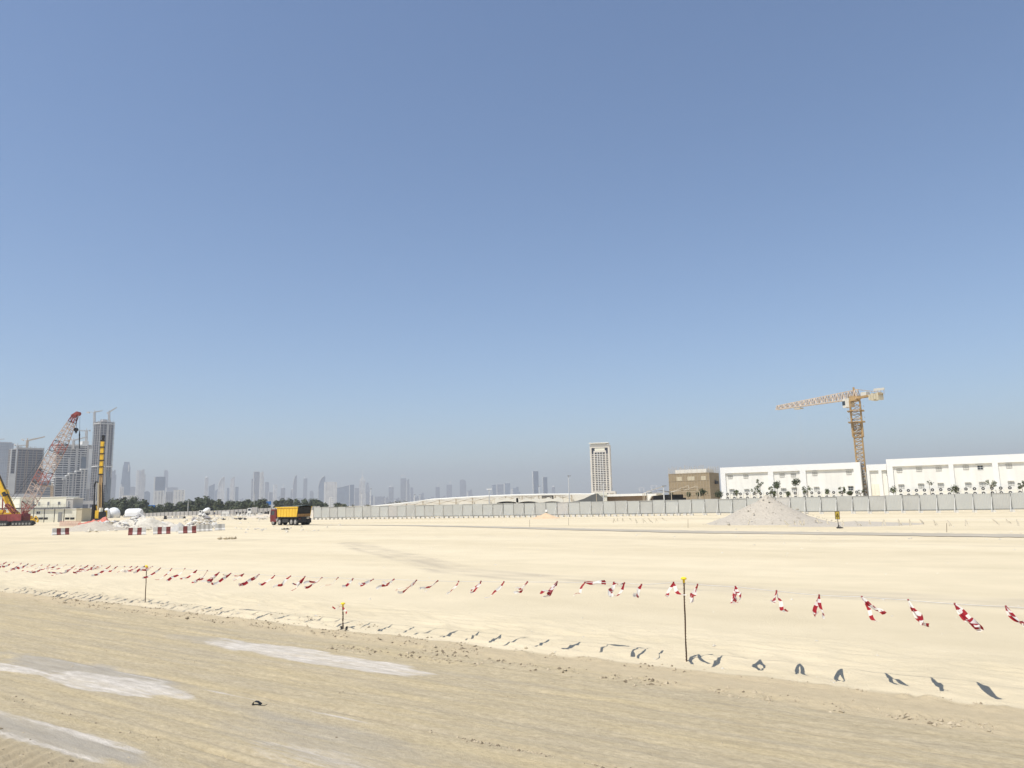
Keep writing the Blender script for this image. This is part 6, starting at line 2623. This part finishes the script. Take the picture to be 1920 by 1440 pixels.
for x0, x1, yt, d, shp, mt_, lb in SKY:
    xm = (x0 + x1) / 2
    a, b, t_ = aty(x0, 930, d), aty(x1, 930, d), aty(xm, yt, d)
    vz = math.atan2(-t_.x, d)
    W, H = (b.x - a.x) * math.cos(vz), t_.z
    D = max(18, min(W * .8, 40))
    root = thing('skyline_tower', lb, 'tower', (t_.x, d, 0), vz + R.uniform(-.12, .12), 'hazy towers on the skyline')
    h = W / 2
    q = MB()
    q2 = MB()
    m2 = 'slab_white'
    px1 = d / 1400
    if shp in ('box', 'slant', 'portal', 'spire', 'cap', 'frame', 'crown', 'pagoda', 'slant2'):
        Hs = H if shp not in ('portal',) else H - 8 * px1
        if shp == 'slant':
            q.prism([(-h, 0), (h, 0), (h, H + 2 * px1), (-h, H - 3 * px1)], 0, D)
            q2.prism([(-h - .4, H - 3 * px1), (h + .4, H + 2 * px1), (h + .4, H + 2.5 * px1), (-h - .4, H - 2.5 * px1)], -.6, D)
        else:
            q.box(-h, h, 0, D, 0, Hs)
        if shp == 'box':
            q2.box(-h * .6, h * .5, D * .2, D * .8, Hs + .004, Hs + .8 * px1)
            q2.box(-h - .3, -h + .12 * W, -.8, -.004, 0, Hs)
        elif shp == 'portal':
            q2.box(-h, -h + .22 * W, 0, D, Hs + .004, H - 1.5 * px1)
            q2.box(h - .22 * W, h, 0, D, Hs + .004, H - 1.5 * px1)
            q2.box(-h, h, 0, D, H - 1.496 * px1, H)
        elif shp == 'frame':
            q2.box(-h - .5, h + .5, -1.5, D, Hs + .004, Hs + 1.0 * px1)
            for k in range(4):
                x = -h + W * k / 3.35
                q2.box(x, x + .10 * W, -1.5, -.004, 0, Hs)
        elif shp == 'spire':
            q2.tube((h * .3, D / 2, Hs), (h * .3, D / 2, Hs + 11 * px1), .7 * px1, .2 * px1, 6)
            q2.loft([[(-h * .4 + r * math.cos(k * math.pi / 5), D / 3 + r * math.sin(k * math.pi / 5), Hs + z) for k in range(10)] for r, z in ((h * .5, 0), (h * .42, 1.2 * px1), (h * .1, 2 * px1))])
        elif shp == 'cap':
            rr = h * 1.0
            q2.loft([[(rr * s_ * math.cos(k * math.pi / 5), D / 3 + rr * s_ * math.sin(k * math.pi / 5), Hs + z * px1) for k in range(10)] for s_, z in ((.5, 0), (1, 1), (1, 2.2), (.4, 3))])
        elif shp == 'crown':
            for s_ in (-1, 1):
                q2.bar((s_ * h, D / 2, Hs), (0, D / 2, Hs + 8 * px1), 1.0 * px1)
                q2.bar((s_ * h * .9, D / 2, Hs), (s_ * h * .45, D / 2, Hs + 6.5 * px1), .8 * px1)
        elif shp == 'pagoda':
            for k, (ww, z0, z1) in enumerate(((1.25, 0, 1.2), (.8, 1.2, 3.5), (.5, 3.5, 6.5), (.25, 6.5, 9))):
                q2.box(-h * ww, h * ww, D * .2, D * .8, Hs + z0 * px1 + .004, Hs + z1 * px1)
            q2.tube((0, D / 2, Hs + 9 * px1), (0, D / 2, Hs + 21 * px1), .6 * px1, .15 * px1, 6)
            q2.box(-h * .1, h * .1, -1.0, -.004, 0, Hs)
        elif shp == 'slant2':
            q2.prism([(-h * .4, Hs + .004), (h * .5, Hs + .004), (h * .95, Hs + 8 * px1), (h * .55, Hs + 7 * px1)], D * .3, D * .6)
    elif shp == 'step':
        q.box(-h, h * .15, 0, D, 0, H - 2 * px1)
        q.box(h * .154, h * .7, 1, D - 1, 0, H)
        q.box(h * .704, h, 2, D - 2, 0, H - 9 * px1 if H > 20 * px1 else H * .7)
        q2.box(-h, -h + .25 * W, -.8, -.004, 0, H - 3 * px1)
    elif shp == 'taper':
        rows = [[(x * k, y * k + (1 - k) * D / 2, z) for x, y in ((-h, 0), (h, 0), (h, D), (-h, D))] for k, z in ((1, 0), (1, H * .55), (.86, H * .72), (.80, H * .88), (.58, H * .97), (.58, H))]
        q.loft(rows)
        q2.box(-h - .2, -h + .10 * W, -1.0, -.004, 0, H * .55)
        q2.box(h * .35, h * .55, D * .08, D * .2, H * .80, H * .95)
    elif shp == 'round':
        q.prism([(-h, 0), (h, 0), (h, H - 5 * px1), (h * .8, H - 2.2 * px1), (h * .3, H - .4 * px1), (-h * .3, H), (-h * .8, H - .8 * px1), (-h, H - 2 * px1)], 0, D)
        q2.box(-h * .5, h * .1, D * .3, D * .6, H - .3 * px1, H + .8 * px1)
    elif shp == 'sail':
        q.prism([(-h, 0), (h, 0), (h, H), (h * .55, H), (0, H - 3 * px1), (-h * .5, H - 8 * px1), (-h * .8, H - 16 * px1)], 0, D)
        q2.path([(-h * .9, -.5, H - 18 * px1), (-h * .5, -.5, H - 8 * px1), (0, -.5, H - 3 * px1), (h * .6, -.5, H)], .7 * px1, 6)
        q2.box(-h - .5, -h + .09 * W, -.8, -.004, 0, H * .55)
    q.build('shaft', F_[mt_], root)
    if q2.v:
        q2.build('crown', m2, root)
